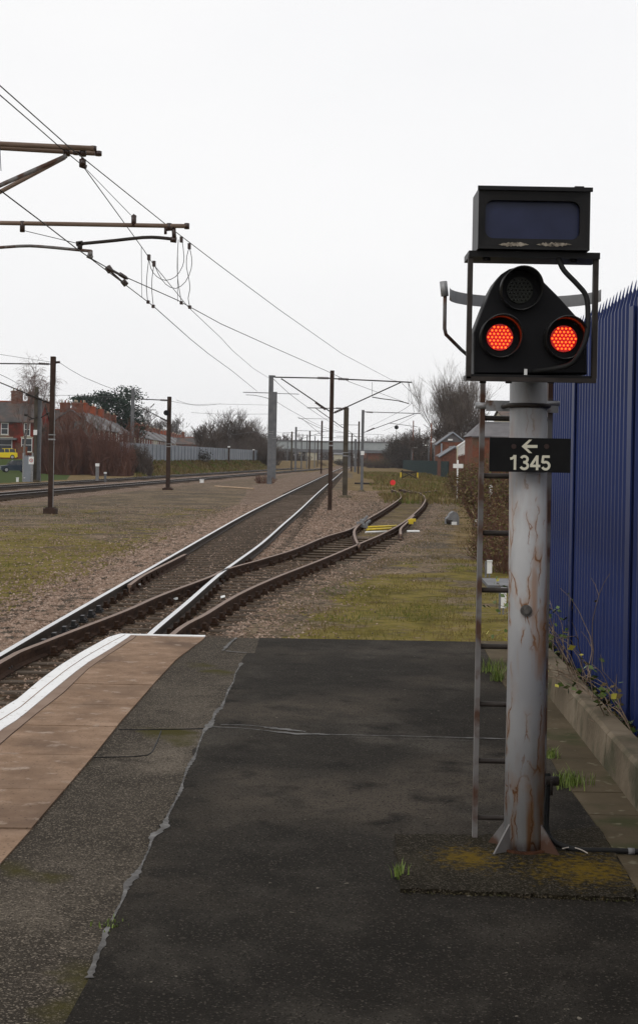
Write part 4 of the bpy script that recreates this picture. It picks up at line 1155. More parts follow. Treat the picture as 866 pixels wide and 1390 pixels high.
# ------------------------------------------------------------------ overhead line
def rod(b, p, q, r, n=6): b.tube([p, q], r, n)
def hcolumn(x, Y, z0, z1, w, d=None):
    b = MB(); d = d or w
    b.bbox(x-w/2, x+w/2, Y-d/2, Y-d/2+.016, z0, z1); b.bbox(x-w/2, x+w/2, Y+d/2-.016, Y+d/2, z0, z1); b.bbox(x-.007, x+.007, Y-d/2+.016, Y+d/2-.016, z0, z1)
    return b
def mast(bp, tp_, w, material, label, lev=GL, Y=None, base_blk=True, group='overhead line masts along the tracks', band=True):
    g = G(bp[0], bp[1], lev) if Y is None else P(bp[0], bp[1], Y)
    Yb = g.y; top = P(tp_[0], tp_[1], Yb); x = (g.x+top.x)/2
    root = empty('overhead_mast', (x, Yb, lev), label, 'mast', group)
    hcolumn(x, Yb, lev-.2, top.z, w).build('column', material, root)
    if base_blk:
        b = MB(); b.bbox(x-w*1.3, x+w*1.3, Yb-w*1.3, Yb+w*1.3, lev-.3, lev+.12); b.bbox(x-w*.9, x+w*.9, Yb-w*.9, Yb+w*.9, lev+.12, lev+.17); b.build('foundation', M['concrete'] if material is not M['mast_dark'] else M['mast_dark'], root)
    if band:
        b = MB(); zz = lev+(top.z-lev)*.46; b.bbox(x-w*.62, x+w*.62, Yb-w*.62, Yb+w*.62, zz, zz+.06); b.bbox(x-w*.62, x+w*.62, Yb-w*.62, Yb+w*.62, zz+.2, zz+.24); b.build('band', M['galv'], root)
    root['x'] = x; root['Y'] = Yb; root['top'] = top.z
    return root, x, Yb, top.z
def cant(root, Y, tube, strut=None, arm=None, r=.03, ins=None, name='cantilever', material=None):
    material = material or M['mast_grey']
    b = MB(); rod(b, P(*tube[0],Y), P(*tube[1],Y), r)
    if strut: rod(b, P(*strut[0],Y), P(*strut[1],Y), r*.9)
    o = b.build(name, material, root)
    if arm:
        b = MB(); b.tube(spline([P(*p,Y) for p in arm], .3), r*.7, 6); b.build('registration_arm', material, root)
    if ins:
        for (a, c) in ins:
            b = MB(); p, q = P(*a,Y), P(*c,Y); n = 6
            for k in range(n):
                s_ = p.lerp(q, (k+.25)/n); e = p.lerp(q, (k+.8)/n); rod(b, s_, e, r*2.0, 8)
            rod(b, p, q, r*1.2); b.build('insulator', M['insul'], root)
    return o
# near mast (outside the frame on the left) with the cantilevers that reach into view
Y1 = 19.0
nm = empty('overhead_mast', (-6.9, Y1, GL), 'near mast at far left whose brown tubes reach into the picture top left', 'mast', 'overhead line masts along the tracks')
hcolumn(-6.9, Y1, GL-.2, 6.9, .25).build('column', M['mast_grey'], nm)
xoff = lambda px, py, Y: P(px, py, Y)
def ext(pa, pb, Y, X):  # extend line pb->pa to world x = X
    a, c = P(*pa, Y), P(*pb, Y); t = (X-c.x)/(a.x-c.x); return c + (a-c)*t
b = MB()
rod(b, ext((0,195.3),(127.5,201.5),Y1,-6.8), P(127.5,201.5,Y1), .034, 10); b.build('upper_tube', M['tube_brown'], nm)
b = MB(); rod(b, ext((0,200.5),(135,208.4),Y1+.25,-6.8), P(135,208.4,Y1+.25), .034, 10); b.build('upper_tube', M['tube_brown'], nm)
b = MB(); rod(b, ext((0,252),(90,212),Y1,-6.8), P(91,211.5,Y1), .03, 10); b.build('diagonal_strut', M['galv_rust'], nm)
b = MB(); rod(b, ext((0,261),(88,214),Y1+.25,-6.8), P(88.5,213.5,Y1+.25), .03, 10); b.build('diagonal_strut', M['tube_brown'], nm)
for (px,py,hh) in ((91,205,.13),(113,207,.10),(127,201.5,.06),(134,208.4,.06),(112.6,221,.09),(104,208,.04)):
    b = MB(); p = P(px,py,Y1+.05); rod(b, p+Vector((0,0,-hh/2)), p+Vector((0,0,hh/2)), .045, 8); b.build('clamp', M['insul'], nm)
b = MB(); p = P(112.5,214,Y1+.05); rod(b, p, P(112.5,224,Y1+.05), .02); rod(b, P(109,224,Y1+.05), P(118,227,Y1+.05), .03)
b.build('clamp', M['insul'], nm)
Y2 = 20.5
b = MB(); rod(b, ext((0,302.6),(255.6,307),Y2,-7.2), P(255.6,307,Y2), .031, 10); b.build('registration_tube', M['tube_brown'], nm)
for (px,py,hh) in ((254,307,.08),(182,300,.16),(31,307,.14),(230,308,.10)):
    b = MB(); p = P(px,py,Y2); rod(b, p+Vector((0,0,-hh/2)), p+Vector((0,0,hh/2)), .036, 8); b.build('clamp', M['insul'], nm)
b = MB()
rod(b, P(225,309,Y2), P(225,318,Y2), .02); rod(b, P(225,311,Y2), P(237,310,Y2), .03); rod(b, P(236,309,Y2), P(237,325,Y2), .03); rod(b, P(232,325,Y2), P(240,326,Y2), .04)
rod(b, P(31,308,Y2), P(31,315,Y2), .035); rod(b, P(180,296,Y2), P(184,292,Y2), .03)
b.build('clamp', M['insul'], nm)
b = MB(); b.tube(spline([P(x,y,Y2) for x,y in [(238,325),(216,322.5),(194,322.4),(156,326.5),(109,331)]], .15), .024, 8); rod(b, P(109,329,Y2), P(109,339,Y2), .035); rod(b, P(104,331,Y2), P(113,330,Y2), .035); b.build('registration_arm', M['rung'], nm)
b = MB(); b.tube(spline([ext((0,336),(42,334),Y2,-6.0), P(0,336,Y2), P(41.6,333.8,Y2), P(104,339,Y2), P(125,341,Y2)], .15), .022, 8); rod(b, P(123,340,Y2), P(123,348,Y2), .035); rod(b, P(119,347,Y2), P(126,350,Y2), .03); b.build('registration_arm', M['galv_rust'], nm)
b = MB(); rod(b, P(33,313,Y2), P(104,330,Y2), .005, 4); rod(b, P(118,230,Y1), P(178,292,Y1+.8), .005, 4); rod(b, P(0,190,Y1), P(2,232,Y1), .005, 4); b.build('stay_wire', M['wire'], nm)

def wire(px, heights, label, r=.007, name='overhead_wire', zsup=None):
    """pixel trace + height above rail at each point gives the distance"""
    pts = []
    for (x, y), h in zip(px, heights):
        a, bb = ab(x, y); Y = (h-CZ)/bb; pts.append(Vector((a*Y, Y, h)))
    b = MB(); b.tube(pts, r, 5)
    return tag(b.build(name, M['wire']), label, 'overhead wire', 'wires of the overhead line')
def planwire(px, A, B, label, r=.007, pre=None, post=None):
    """wire lying in the vertical plane through plan points A and B"""
    pts = []
    for (x, y) in px:
        a, bb = ab(x, y)
        # X = a*Y ; point on line A->B
        d = (B[0]-A[0])/(B[1]-A[1]); Y = (A[0]-d*A[1])/(a-d); pts.append(Vector((a*Y, Y, CZ+bb*Y)))
    if pre: pts = [Vector(pre)] + pts
    if post: pts = pts + [Vector(post)]
    b = MB(); b.tube(pts, r, 5); return tag(b.build('overhead_wire', M['wire']), label, 'overhead wire', 'wires of the overhead line'), pts
W = {}
cm = [(0,257.6),(60,303),(104,337),(121,349),(170,386),(208,415),(258,459.6),(283,480),(316,504),(349,531)]
w1 = wire(cm, [4.75]*len(cm), 'lower contact wire of the main track passing the curved arms', .0075)
cs_ = [(121,349),(149,365),(173,377),(242.5,408),(300,439.5),(372,472),(440,502),(476,519),(552,547)]
wire(cs_, [4.75,4.76,4.77,4.76,4.75,4.75,4.75,4.75,4.75], 'contact wire diverging right towards the siding mast', .0075)
# catenaries
def PP(px,py,Y): p = P(px,py,Y); return (p.x, p.y)
planwire([(0,128.4),(40,163),(80,198),(112,224),(173,308),(194,337),(208,358),(256,417),(300,458.5),(316,476),(344,500),(368,515)], PP(0,128.4,15.6), PP(368,515,66), 'upper wire dropping from the top left clamp towards the grey masts', .007)
planwire([(0,115.6),(50,160),(93.5,198.7),(150,244),(223,302.6),(300,361.5),(380,421),(464,480),(530,515),(545,519)], PP(0,115.6,15), PP(545,519,68), 'upper wire running from top left to the right hand cantilever', .007)
# droppers, jumpers and section insulator
Yj = 24.5
jm = tag(empty('jumper_cables', P(225,400,Yj)), 'looped jumper cables hanging between the four near wires', 'cables')
c1_ = lambda *a: P(100, 100, 5)
def cr(pts): return [P(a*.3464, 100+c*.3464, Yj) for a, c in pts]
for pl_ in ([(585,720),(577,790),(575,840),(580,895)], [(605,745),(597,800),(596,850),(602,912)], [(700,650),(696,720),(697,800),(712,898)], [(743,680),(733,715),(732,760),(742,810),(745,845),(738,880),(745,915)],
            [(585,720),(592,762),(615,795),(650,810),(690,795),(716,755),(722,715),(714,650)], [(605,745),(622,785),(650,825),(690,842),(728,815),(750,765),(752,720),(743,680)]):
    b = MB(); b.tube(spline(cr(pl_), .12), .006, 5); b.build('jumper', M['wire'], jm)
for (a, c) in ((585,720),(605,745),(712,650),(743,676),(582,895),(602,912),(712,898),(745,915)):
    p = cr([(a,c)])[0]; b = MB(); b.box(p, (.05,.10,.09 if c < 800 else .05)); b.build('wire_clamp', M['insul'], jm)
for i, pl_ in enumerate(([(555,680),(557,875)], [(697,700),(697,893)])):
    b = MB(); b.tube(cr(pl_), .004, 4); b.build('dropper', M['wire'], jm)
p = cr([(430,765),(500,800),(490,822)]); Yc = 22.
si = empty('section_insulator', P(160,372,Yc), 'dark section insulator where the lower contact wires part', 'insulator')
b = MB(); rod(b, P(146,362,Yc), P(151,369,Yc), .05); rod(b, P(149,365,Yc), P(173,378,Yc+.8), .022); rod(b, P(149,367,Yc), P(168,384,Yc+.8), .016); rod(b, P(167,381,Yc+.8), P(172,387,Yc+.8), .045); rod(b, P(163,372,Yc+.5), P(171,377,Yc+.6), .035); b.build('insulator_body', M['insul'], si)

# centre mast with cantilevers both sides
m1, x, Yb, zt = mast((447,693),(451.5,503),.19,M['mast_dark'],'tall dark brown mast between main track and siding with arms both sides', base_blk=False)
cant(m1, Yb, ((450,513.5),(373,512)), ((382,514),(450,560)), None, .03, ins=[((431,513),(446,513.4)), ((428,546),(442,556))], material=M['rung'])
cant(m1, Yb, ((452,514),(559,519)), ((544,519),(452,561)), [(505,539),(520,541.5),(540,544),(555,548)], .03, ins=[((459,514.3),(473,515)), ((454,560),(470,553))], material=M['rung'])
b = MB()
for a, c in (((554.5,519),(554.5,548)),((554.6,519),(562,560)),((505,519),(505,538)),((382,513),(382,516))): rod(b, P(*a,Yb), P(*c,Yb), .008, 4)
b.build('hanger_wire', M['wire'], m1)
m2, x, Yb, zt = mast((468,676),(470,553),.30,M['mast_olive'],'thick olive brown mast right of the tall centre mast')
cant(m2, Yb, ((465,554.5),(417,553.6)), ((429,554.5),(466,581)), None, .026, ins=[((456,554),(464,554.3))], material=M['rung'])
m3, x, Yb, zt = mast((491,668),(492.5,556.5),.20,M['mast_grey'],'slender grey mast with small white label and right hand arm')
cant(m3, Yb, ((493,559),(571,561.4)), ((562,562),(494,587)), [(529,574.5),(545,576.5),(567,579.5)], .028, ins=[((497,559.3),(506,559.7)), ((498,585.5),(508,581))], material=M['mast_grey'])
b = MB(); g = P(492,615,Yb-.13); b.box(g, (.26,.02,.28)); b.build('label_plate', M['white'], m3)
m4, x, Yb, zt = mast((364.5,657),(369.5,509.5),.42,M['mast_grey'],'nearer of the two tall grey masts left of the main track', base_blk=False)
cant(m4, Yb, ((369,533.5),(330,532.5)), None, [(334,536),(345,536.5),(355,538.5),(367,541.5)], .035, material=M['mast_grey'])
b = MB(); g = P(369.5,511,Yb); b.box(g, (.6,.3,.18)); b.build('mast_cap', M['mast_grey'], m4)
m5, x, Yb, zt = mast((371,650),(374.5,532),.42,M['mast_grey'],'farther of the two tall grey masts left of the main track', base_blk=False)
cant(m5, Yb, ((374,534),(406,535)), None, None, .035, material=M['mast_grey'])
far = [((401,640),(402,579.5),.34,M['mast_grey'],'distant mast just left of the white lettered wires'),((395,638),(397,586),.3,M['mast_olive'],'distant brownish mast beside the left end of the bridge'),
       ((416.5,636),(417,590),.26,M['mast_grey'],'distant thin mast below the bridge parapet left of centre'),((420,637),(420.5,585),.3,M['mast_dark'],'distant dark mast left of the bridge centre'),
       ((427,635),(427.5,592),.26,M['mast_grey'],'distant short mast at the bridge centre'),((436,643),(437,571),.26,M['mast_dark'],'distant dark mast with T arm left of the tall centre mast'),
       ((486,643),(487.5,572),.26,M['mast_dark'],'distant dark mast just left of the slender grey mast'),((482,641),(482.5,596),.4,M['mast_grey'],'distant squat grey mast under the right half of the bridge'),
       ((390,633),(390.5,600),.26,M['mast_grey'],'distant low mast at the left end of the bridge')]
far += [((409,637),(409.5,594),.26,M['mast_grey'],'small distant mast between two others left of the bridge centre'),((447,638),(447.5,590),.26,M['mast_grey'],'small distant mast right of the T armed dark mast'),((477,640),(477.5,588),.24,M['mast_dark'],'thin distant mast right of the thick olive mast'),((431,634),(431.5,597),.26,M['mast_dark'],'lowest distant mast near the bridge centre')]
FM = []
for bp, tp_, w, mt, lab in far:
    r_, x, Yb, zt = mast(bp, tp_, w, mt, lab, base_blk=False, band=False); FM.append((r_, Yb))
cant(FM[5][0], FM[5][1], ((405.5,568),(447,568.8)), ((411,569),(436,590)), None, .03, material=M['rung'])
cant(FM[0][0], FM[0][1], ((402,584.5),(446,585.5)), ((440,586),(402,598)), None, .04, material=M['mast_grey'])
cant(FM[3][0], FM[3][1], ((404,590.5),(440,591)), None, None, .04, material=M['rung'])
cant(FM[6][0], FM[6][1], ((462,576.5),(488,577)), ((466,579),(487,596)), None, .035, material=M['rung'])
for k_, (xa_, xb_, yy_) in ((9,(398,424,598)),(10,(436,470,594)),(11,(456,492,592)),(12,(420,444,600))): cant(FM[k_][0], FM[k_][1], ((xa_,yy_),(xb_,yy_+.5)), None, None, .045, material=M['rung'])
cant(FM[1][0], FM[1][1], ((384,587.5),(400,587.5)), None, None, .045, material=M['rung'])
# left line masts
l1, x, Yb, zt = mast((68,694),(74,484),.20,M['mast_dark'],'dark brown mast in front of the left tracks with a pale side strip')
b = MB(); b.bbox(x+.105, x+.125, Yb-.11, Yb-.08, GL, zt-1.2); b.build('cable_strip', M['galv'], l1)
cant(l1, Yb, ((-90,492.5),(71,494.2)), ((-60,494),(70,548)), None, .026, ins=[((53,493.5),(67,494.2))], material=M['rung'])
b = MB(); rod(b, P(75,492,Yb), P(82,491.5,Yb), .05); b.build('wire_clamp', M['insul'], l1)
l2, x, Yb, zt = mast((227,665),(231.5,538.5),.27,M['mast_dark'],'dark mast with round lamp between the left tracks and gravel')
cant(l2, Yb, ((186,541.5),(231,543.5)), ((184,549),(230,573)), None, .035, ins=[((218,543),(227,543.4)), ((218,567),(226,571))], material=M['rung'])
b = MB(); g = P(226.5,560.5,Yb-.2); b.tube([g+Vector((0,.1,0)), g+Vector((0,-.1,0))], .17, 16); b.tube([g+Vector((0,-.1,0)), g+Vector((0,-.25,.0))], [.19,.19], 16); b.build('round_signal', M['black'], l2)
l3, x, Yb, zt = mast((47.5,654),(51,525),.30,M['mast_olive'],'thick brown and grey post by the grey gate with crossed insulator arms', band=False)
b = MB()
for a, c in (((38,536),(62,545)),((36,563),(46,569)),((56,567),(66,561)),((40,570),(52,566)),((48,540),(52,532))): rod(b, P(*a,Yb-.3), P(*c,Yb-.3), .05)
for a in ((38,536),(62,545),(36,563),(66,561)): g = P(*a,Yb-.3); b.tube([g-Vector((.15,0,0)), g+Vector((.15,0,0))], .1, 8)
b.build('crossed_arms', M['rung'], l3); b = MB(); g = P(48.5,587,Yb-.3); b.box(g, (.3,.02,.42)); b.build('label_plate', M['white'], l3)
b = MB(); b.bbox(x+.1, x+.42, Yb+.1, Yb+.3, GL, P(51,540,Yb).z); b.build('grey_column', M['mast_grey'], l3)
l4, x, Yb, zt = mast((179,642),(181,527.5),.42,M['mast_grey'],'blue grey lattice mast in front of the thicket')
b = MB(); rod(b, P(181,556,Yb), P(212,556.5,Yb), .045); rod(b, P(205,553,Yb), P(210,548,Yb), .06); b.build('cross_arm', M['rung'], l4)
l5, x, Yb, zt = mast((310.5,639),(311,606.5),.30,M['mast_dark'],'short dark post with white cap left of the running lines', band=False)
b = MB(); g = P(311,606.5,Yb); b.box(g, (.4,.4,.22)); b.build('white_cap', M['white'], l5)
l6, x, Yb, zt = mast((333.5,626),(334.5,571),.34,M['black'],'black mast with white spot in front of bare trees', band=False, lev=.9)
b = MB(); g = P(334,611,Yb-.3); b.box(g, (.3,.05,.3)); b.build('white_spot', M['white'], l6)
l7, x, Yb, zt = mast((344,637),(344.5,610.5),.28,M['mast_dark'],'short dark post with white cap right of the black mast', band=False)
b = MB(); g = P(344.5,610.5,Yb); b.box(g, (.4,.4,.2)); b.build('white_cap', M['white'], l7)
def fw(px, Y0, Y1_, label, r=.014):
    n = len(px); pts = [P(x,y, 1/((1/Y0)*(1-i/(n-1))+(1/Y1_)*(i/(n-1)))) for i,(x,y) in enumerate(px)]
    b = MB(); b.tube(spline(pts, 3), r, 4); tag(b.build('overhead_wire', M['wire']), label, 'overhead wire', 'wires of the overhead line')
fw([(-30,475),(0,481),(71,491.6)], 60, 64, 'wire reaching the brown left mast from the left edge', .008)
fw([(81,492),(114,512),(161,531),(184,540),(228,544),(270,550.5),(300,548)], 64, 150, 'sagging wire from the brown left mast past the blue grey mast', .012)
fw([(0,508),(20,518),(45,535)], 60, 90, 'wire sloping down at left edge below the brown mast arm', .012)
fw([(51,537),(120,537),(180,541)], 100, 150, 'faint level wire behind the brown left mast')
fw([(240,543),(262,549),(300,548.5),(370,550)], 110, 170, 'faint wire leaving the lamp mast towards the grey masts')
fw([(372,515),(400,540),(437,566),(460,580)], 70, 190, 'sloping wire right of the tall grey masts', .016)
fw([(375,545),(400,560),(440,580),(480,590)], 130, 240, 'lower sloping wire behind the grey masts', .02)
fw([(404,566),(440,583),(470,588),(520,590)], 190, 330, 'distant wire above the bridge', .03)
fw([(559,547),(540,560),(500,580)], 68, 200, 'wire from right cantilever running back to the distance', .012)
fw([(545,519),(566,561),(520,585)], 68, 200, 'wire dropping from right arm to the slender mast arm', .012)
fw([(260,560),(300,562),(365,562)], 200, 220, 'faint wire across the bare trees', .02)
fw([(316,590),(365,585),(400,592)], 220, 300, 'faint wire left of the bridge', .02)

# ------------------------------------------------------------------ small trackside items
def post_sign():
    g = G(620, 678); t = P(621, 629, g.y); r = empty('marker_sign', g, 'white post with small white board between siding and bushes', 'sign')
    b = MB(); b.tube([g, t+Vector((0,0,.2))], .045, 6); b.build('post', M['white'], r)
    c = P(621.5, 632.5, g.y-.06); b = MB(); b.box(c, (.62,.03,.26)); b.build('board', M['white'], r)
post_sign()
g = G(613, 712); r = empty('point_motor', g, 'grey hooded point motor in the grass right of the siding', 'point motor')
b = MB(); pr = [(-.24,0),(-.24,.22),(-.16,.30),(-.10,.42),(.02,.50),(.16,.46),(.24,.30),(.24,0)]
b.prism([(g.x+x, g.z+z) for x, z in pr][::-1], g.y-.35, g.y+.35); b.build('hood', M['cable_grey'], r)
b = MB(); b.box((g.x-.12,g.y-.37,g.z+.1),(.2,.05,.16)); b.build('bracket', M['rung'], r); b = MB(); b.box((g.x+.05,g.y-.38,g.z+.05),(.2,.04,.14)); b.build('white_plate', M['white'], r)
b = MB(); b.tube([(g.x-.2,g.y-.3,g.z+.2),(g.x-.2,g.y-.42,g.z+.1)], .05, 8); b.build('rod_end', M['rung'], r)
# slim white marker
g = G(662, 715); t = P(666, 658, g.y); r = empty('marker_post', g, 'slim white marker post with rounded head seen between ladder and pole', 'marker post')
b = MB(); b.m(M['white'])
n = 8
for k in range(n):
    b.m(M['white'] if k % 2 == 0 else M['rung']); p = g.lerp(t, k/n*.85); q = g.lerp(t, (k+1 if k%2==0 else k+.35)/n*.85) 
    q = g.lerp(t, (k+1)/n*.85); b.tube([p, p.lerp(q, 1 if k%2==0 else 1)], .035, 6)
b.build('staff', None, r)
b = MB(); c = g.lerp(t, .88); pts = [(c.x+.06*math.cos(a)*1.2, c.z+.20*math.sin(a)) for a in np.linspace(0,2*math.pi,15)[:-1]]; b.prism(pts[::-1], c.y-.06, c.y-.03); b.build('rounded_head', M['white'], r)
def cabinet(px, py, w, h, label):
    g = G(px, py); sc = F/g.y; W_ = w/sc; H_ = h/sc
    r = empty('trackside_box', g, label, 'trackside box', 'small white boxes in the grass right of the siding')
    b = MB(); b.bbox(g.x-W_/2, g.x+W_/2, g.y, g.y+W_*.7, g.z+H_*.25, g.z+H_); b.bbox(g.x-W_*.55, g.x+W_*.55, g.y-.02, g.y+W_*.74, g.z+H_, g.z+H_*1.06); b.build('housing', M['white'], r)
    b = MB(); b.bbox(g.x-W_*.9, g.x-W_*.5, g.y+.05, g.y+W_*.8, g.z, g.z+H_*.98); b.bbox(g.x-W_*.1, g.x+W_*.15, g.y+.02, g.y+.1, g.z-.02, g.z+H_*.25); b.build('grey_back', M['cable_grey'], r)
cabinet(664, 784, 6.5, 22, 'white box on a grey stand beside the ladder half way down')
cabinet(683, 834, 7, 34, 'lowest white box partly behind the signal pole')
cabinet(646, 714, 3.5, 10, 'smallest white box left of the ladder near the hooded motor')
# stone slab beside the cabinet
g = G(668, 797); b = MB(); b.slab([(g.x-.12,g.y-.3),(g.x+.5,g.y-.3),(g.x+.5,g.y+1.4),(g.x-.05,g.y+1.4)], GL-.05, GL+.06); tag(b.build('concrete_slab', M['mast_grey']), 'flat concrete slab in the grass behind the ladder', 'slab')
# red disc signal
g = G(533, 660); r = empty('shunt_disc', g, 'small red disc signal standing in rough grass past the siding', 'ground signal')
b = MB(); c = P(533,655,g.y); b.tube([c+Vector((0,.03,0)), c+Vector((0,-.03,0))], .24, 18); b.build('disc', M['red'], r)
b = MB(); b.box((g.x+.05,g.y+.2,g.z+.15),(.3,.3,.3)); b.build('base_box', M['yellow'], r)
b = MB(); b.box((g.x-2.2,g.y+6,g.z+.1),(2.2,.3,.16)); tag(b.build('fallen_beam', M['rung']), 'dark beam lying in grass left of the red disc', 'beam')
# buffer stop
g = G(555, 650); r = empty('buffer_stop', g, 'dark cross braced buffer stop with yellow ends before the green fence', 'buffer stop')
b = MB()
for s in (-1,1):
    b.box((g.x+s*.9, g.y, g.z+.55), (.12,.2,1.1)); 
    b.tube([(g.x+s*.9,g.y,g.z+1.0),(g.x+s*.9,g.y+1.6,g.z)], .06, 6)
b.tube([(g.x-.9,g.y-.05,g.z+1.0),(g.x+.9,g.y-.05,g.z+.1)], .06, 6); b.tube([(g.x+.9,g.y-.08,g.z+1.0),(g.x-.9,g.y-.08,g.z+.1)], .06, 6); b.box((g.x,g.y-.1,g.z+.85),(2.1,.12,.22))
b.build('frame', M['rung'], r)
b = MB()
for s in (-1,1): b.box((g.x+s*1.05, g.y-.2, g.z+.45), (.2,.12,.7))
b.build('yellow_ends', M['yellow'], r)
# plank by the left gravel
b = MB(); p, q = G(292,661), G(345,664.5); d = (q-p).normalized(); b.tube([p+Vector((0,0,.04)), q+Vector((0,0,.04))], .09, 4); tag(b.build('loose_plank', M['cut_timber']), 'long pale plank lying on gravel left of the grey masts', 'plank')
def small_box(px, py, w, h, m_, label, cat='trackside box'):
    g = G(px, py); sc = F/g.y; r = empty('trackside_box', g, label, cat)
    b = MB(); b.bbox(g.x-w/sc/2, g.x+w/sc/2, g.y, g.y+w/sc, g.z-.05, g.z+h/sc); b.build('body', m_, r)
    b = MB(); b.bbox(g.x-w/sc*.6, g.x+w/sc*.6, g.y-.03, g.y+w/sc*1.1, g.z+h/sc, g.z+h/sc*1.18); b.build('lid', M['white'], r)
small_box(274, 655.5, 5, 4, M['white'], 'low white box on the gravel below the left tracks')
small_box(328.5, 637.5, 4, 7, M['black'], 'black box with white lid beside the left running lines')
small_box(279, 637, 2.5, 3, M['white'], 'tiny white box at the foot of the grassy bank')
small_box(295, 636, 2.2, 11, M['white'], 'narrow white marker below the grey fence', 'marker post')
small_box(132, 655, 4, 22, M['cable_grey'], 'grey post with pale top between the left tracks', 'marker post')
small_box(143, 655, 3, 12, M['mast_grey'], 'thin grey stump right of the pale topped post', 'marker post')
small_box(24, 654, 3, 5, M['white'], 'left white stub near the grey gate'); small_box(33, 654, 3, 5, M['white'], 'right white stub near the grey gate')
# litter on the ballast
for px, py, lab in ((186,796,'scrap of white paper beside the rusty rail'),(236,815,'scrap of pale paper between the crossing rails'),(300,812,'small pale stone chip near the crossing')):
    g = G(px, py, -.15); b = MB(); q = b.verts([(g.x,g.y,g.z),(g.x+.07,g.y,g.z+.02),(g.x+.06,g.y+.08,g.z+.05),(g.x-.01,g.y+.06,g.z+.03)]); b.face((q,q+1,q+2,q+3)); b.face((q+3,q+2,q+1,q)); tag(b.build('litter', M['white']), lab, 'litter')

# ------------------------------------------------------------------ fences far
def palisade(name, A, B, H_, pitch, m_, label, lev):
    r = empty(name, (A[0],A[1],lev), label, 'fence'); b = MB(); b.m(m_)
    L = math.hypot(B[0]-A[0], B[1]-A[1]); n = int(L/pitch); dx, dy = (B[0]-A[0])/L, (B[1]-A[1])/L
    for i in range(n):
        x, y = A[0]+dx*i*pitch, A[1]+dy*i*pitch; w = pitch*.42
        q = b.verts([(x-dx*w,y-dy*w,lev-.3),(x+dx*w,y+dy*w,lev-.3),(x+dx*w,y+dy*w,lev+H_-.12),(x,y,lev+H_),(x-dx*w,y-dy*w,lev+H_-.12)]+[(x-dx*w+.02,y-dy*w+.02,lev-.3),(x+dx*w+.02,y+dy*w+.02,lev-.3),(x+dx*w+.02,y+dy*w+.02,lev+H_-.12),(x+.02,y+.02,lev+H_),(x-dx*w+.02,y-dy*w+.02,lev+H_-.12)])
        b.face((q,q+1,q+2,q+3,q+4)); b.face((q+9,q+8,q+7,q+6,q+5)); b.face((q+1,q+6,q+7,q+2)); b.face((q,q+4,q+9,q+5))
    tag(b.build('pales', None, r), kind='stuff')
    b = MB()
    for z in (.35, H_-.45):
        b.tube([(A[0]+.06,A[1]+.06,lev+z),(B[0]+.06,B[1]+.06,lev+z)], .03, 4)
    b.build('rail', m_, r)
    k = 0
    while k*2.75 < L and k < 60:
        x, y = A[0]+dx*k*2.75, A[1]+dy*k*2.75; b = MB(); b.bbox(x+.03,x+.13,y+.03,y+.13,lev-.3,lev+H_-.05); b.build('post', m_, r); k += 1
    return r
def XG(y): return -34.3+.073*y
palisade('palisade_fence', (XG(165),165), (XG(300),300), 2.35, .16, M['grey_fence'], 'pale grey palisade fence along the top of the left bank', 1.28)
a, c = G(607.5,650.5), G(546,636); palisade('palisade_fence', (a.x,a.y), (c.x,c.y), 2.35, .17, M['green_fence'], 'dark green palisade fence behind the buffer stop', GL)
# grey gate bottom left
g0, g1 = G(33,654), G(45,654)
r = empty('metal_gate', g0, 'narrow grey metal gate beside the thick brown post at left', 'gate'); b = MB()
n = 10
for i in range(n):
    x = g0.x+(g1.x-g0.x)*i/(n-1); b.bbox(x-.03,x+.03,g0.y-.02,g0.y+.02,GL,GL+2.1+.1*(i%2))
for z in (.4,1.7): b.bbox(g0.x,g1.x,g0.y+.02,g0.y+.06,GL+z,GL+z+.08)
b.build('bars', M['grey_fence'], r); b = MB()
for x in (g0.x-.08,g1.x+.08): b.bbox(x-.06,x+.06,g0.y-.05,g0.y+.07,GL,GL+2.4)
b.build('gate_post', M['galv'], r)
c = P(43,625,g0.y-.5); r = empty('warning_sign', (c.x,c.y,GL), 'white sign with red ring on a thin post by the gate', 'sign')
b = MB(); b.box(c, (.42,.03,.62)); b.build('sign_board', M['white'], r); b = MB()
N = 20; q = b.verts([c+Vector((.15*math.cos(t), -.02, .15*math.sin(t))) for t in np.linspace(0,2*math.pi,N+1)[:-1]]+[c+Vector((.10*math.cos(t), -.02, .10*math.sin(t))) for t in np.linspace(0,2*math.pi,N+1)[:-1]])
for k in range(N): b.face((q+k, q+N+k, q+N+(k+1)%N, q+(k+1)%N))
b.build('red_ring', M['lampred'], r); b = MB(); b.box(c+Vector((.0,-.02,0)), (.05,.01,.12)); b.build('black_mark', M['black'], r)
b = MB(); b.tube([(c.x,c.y+.03,GL),(c.x,c.y+.03,c.z)], .03, 6); b.build('post', M['galv'], r)

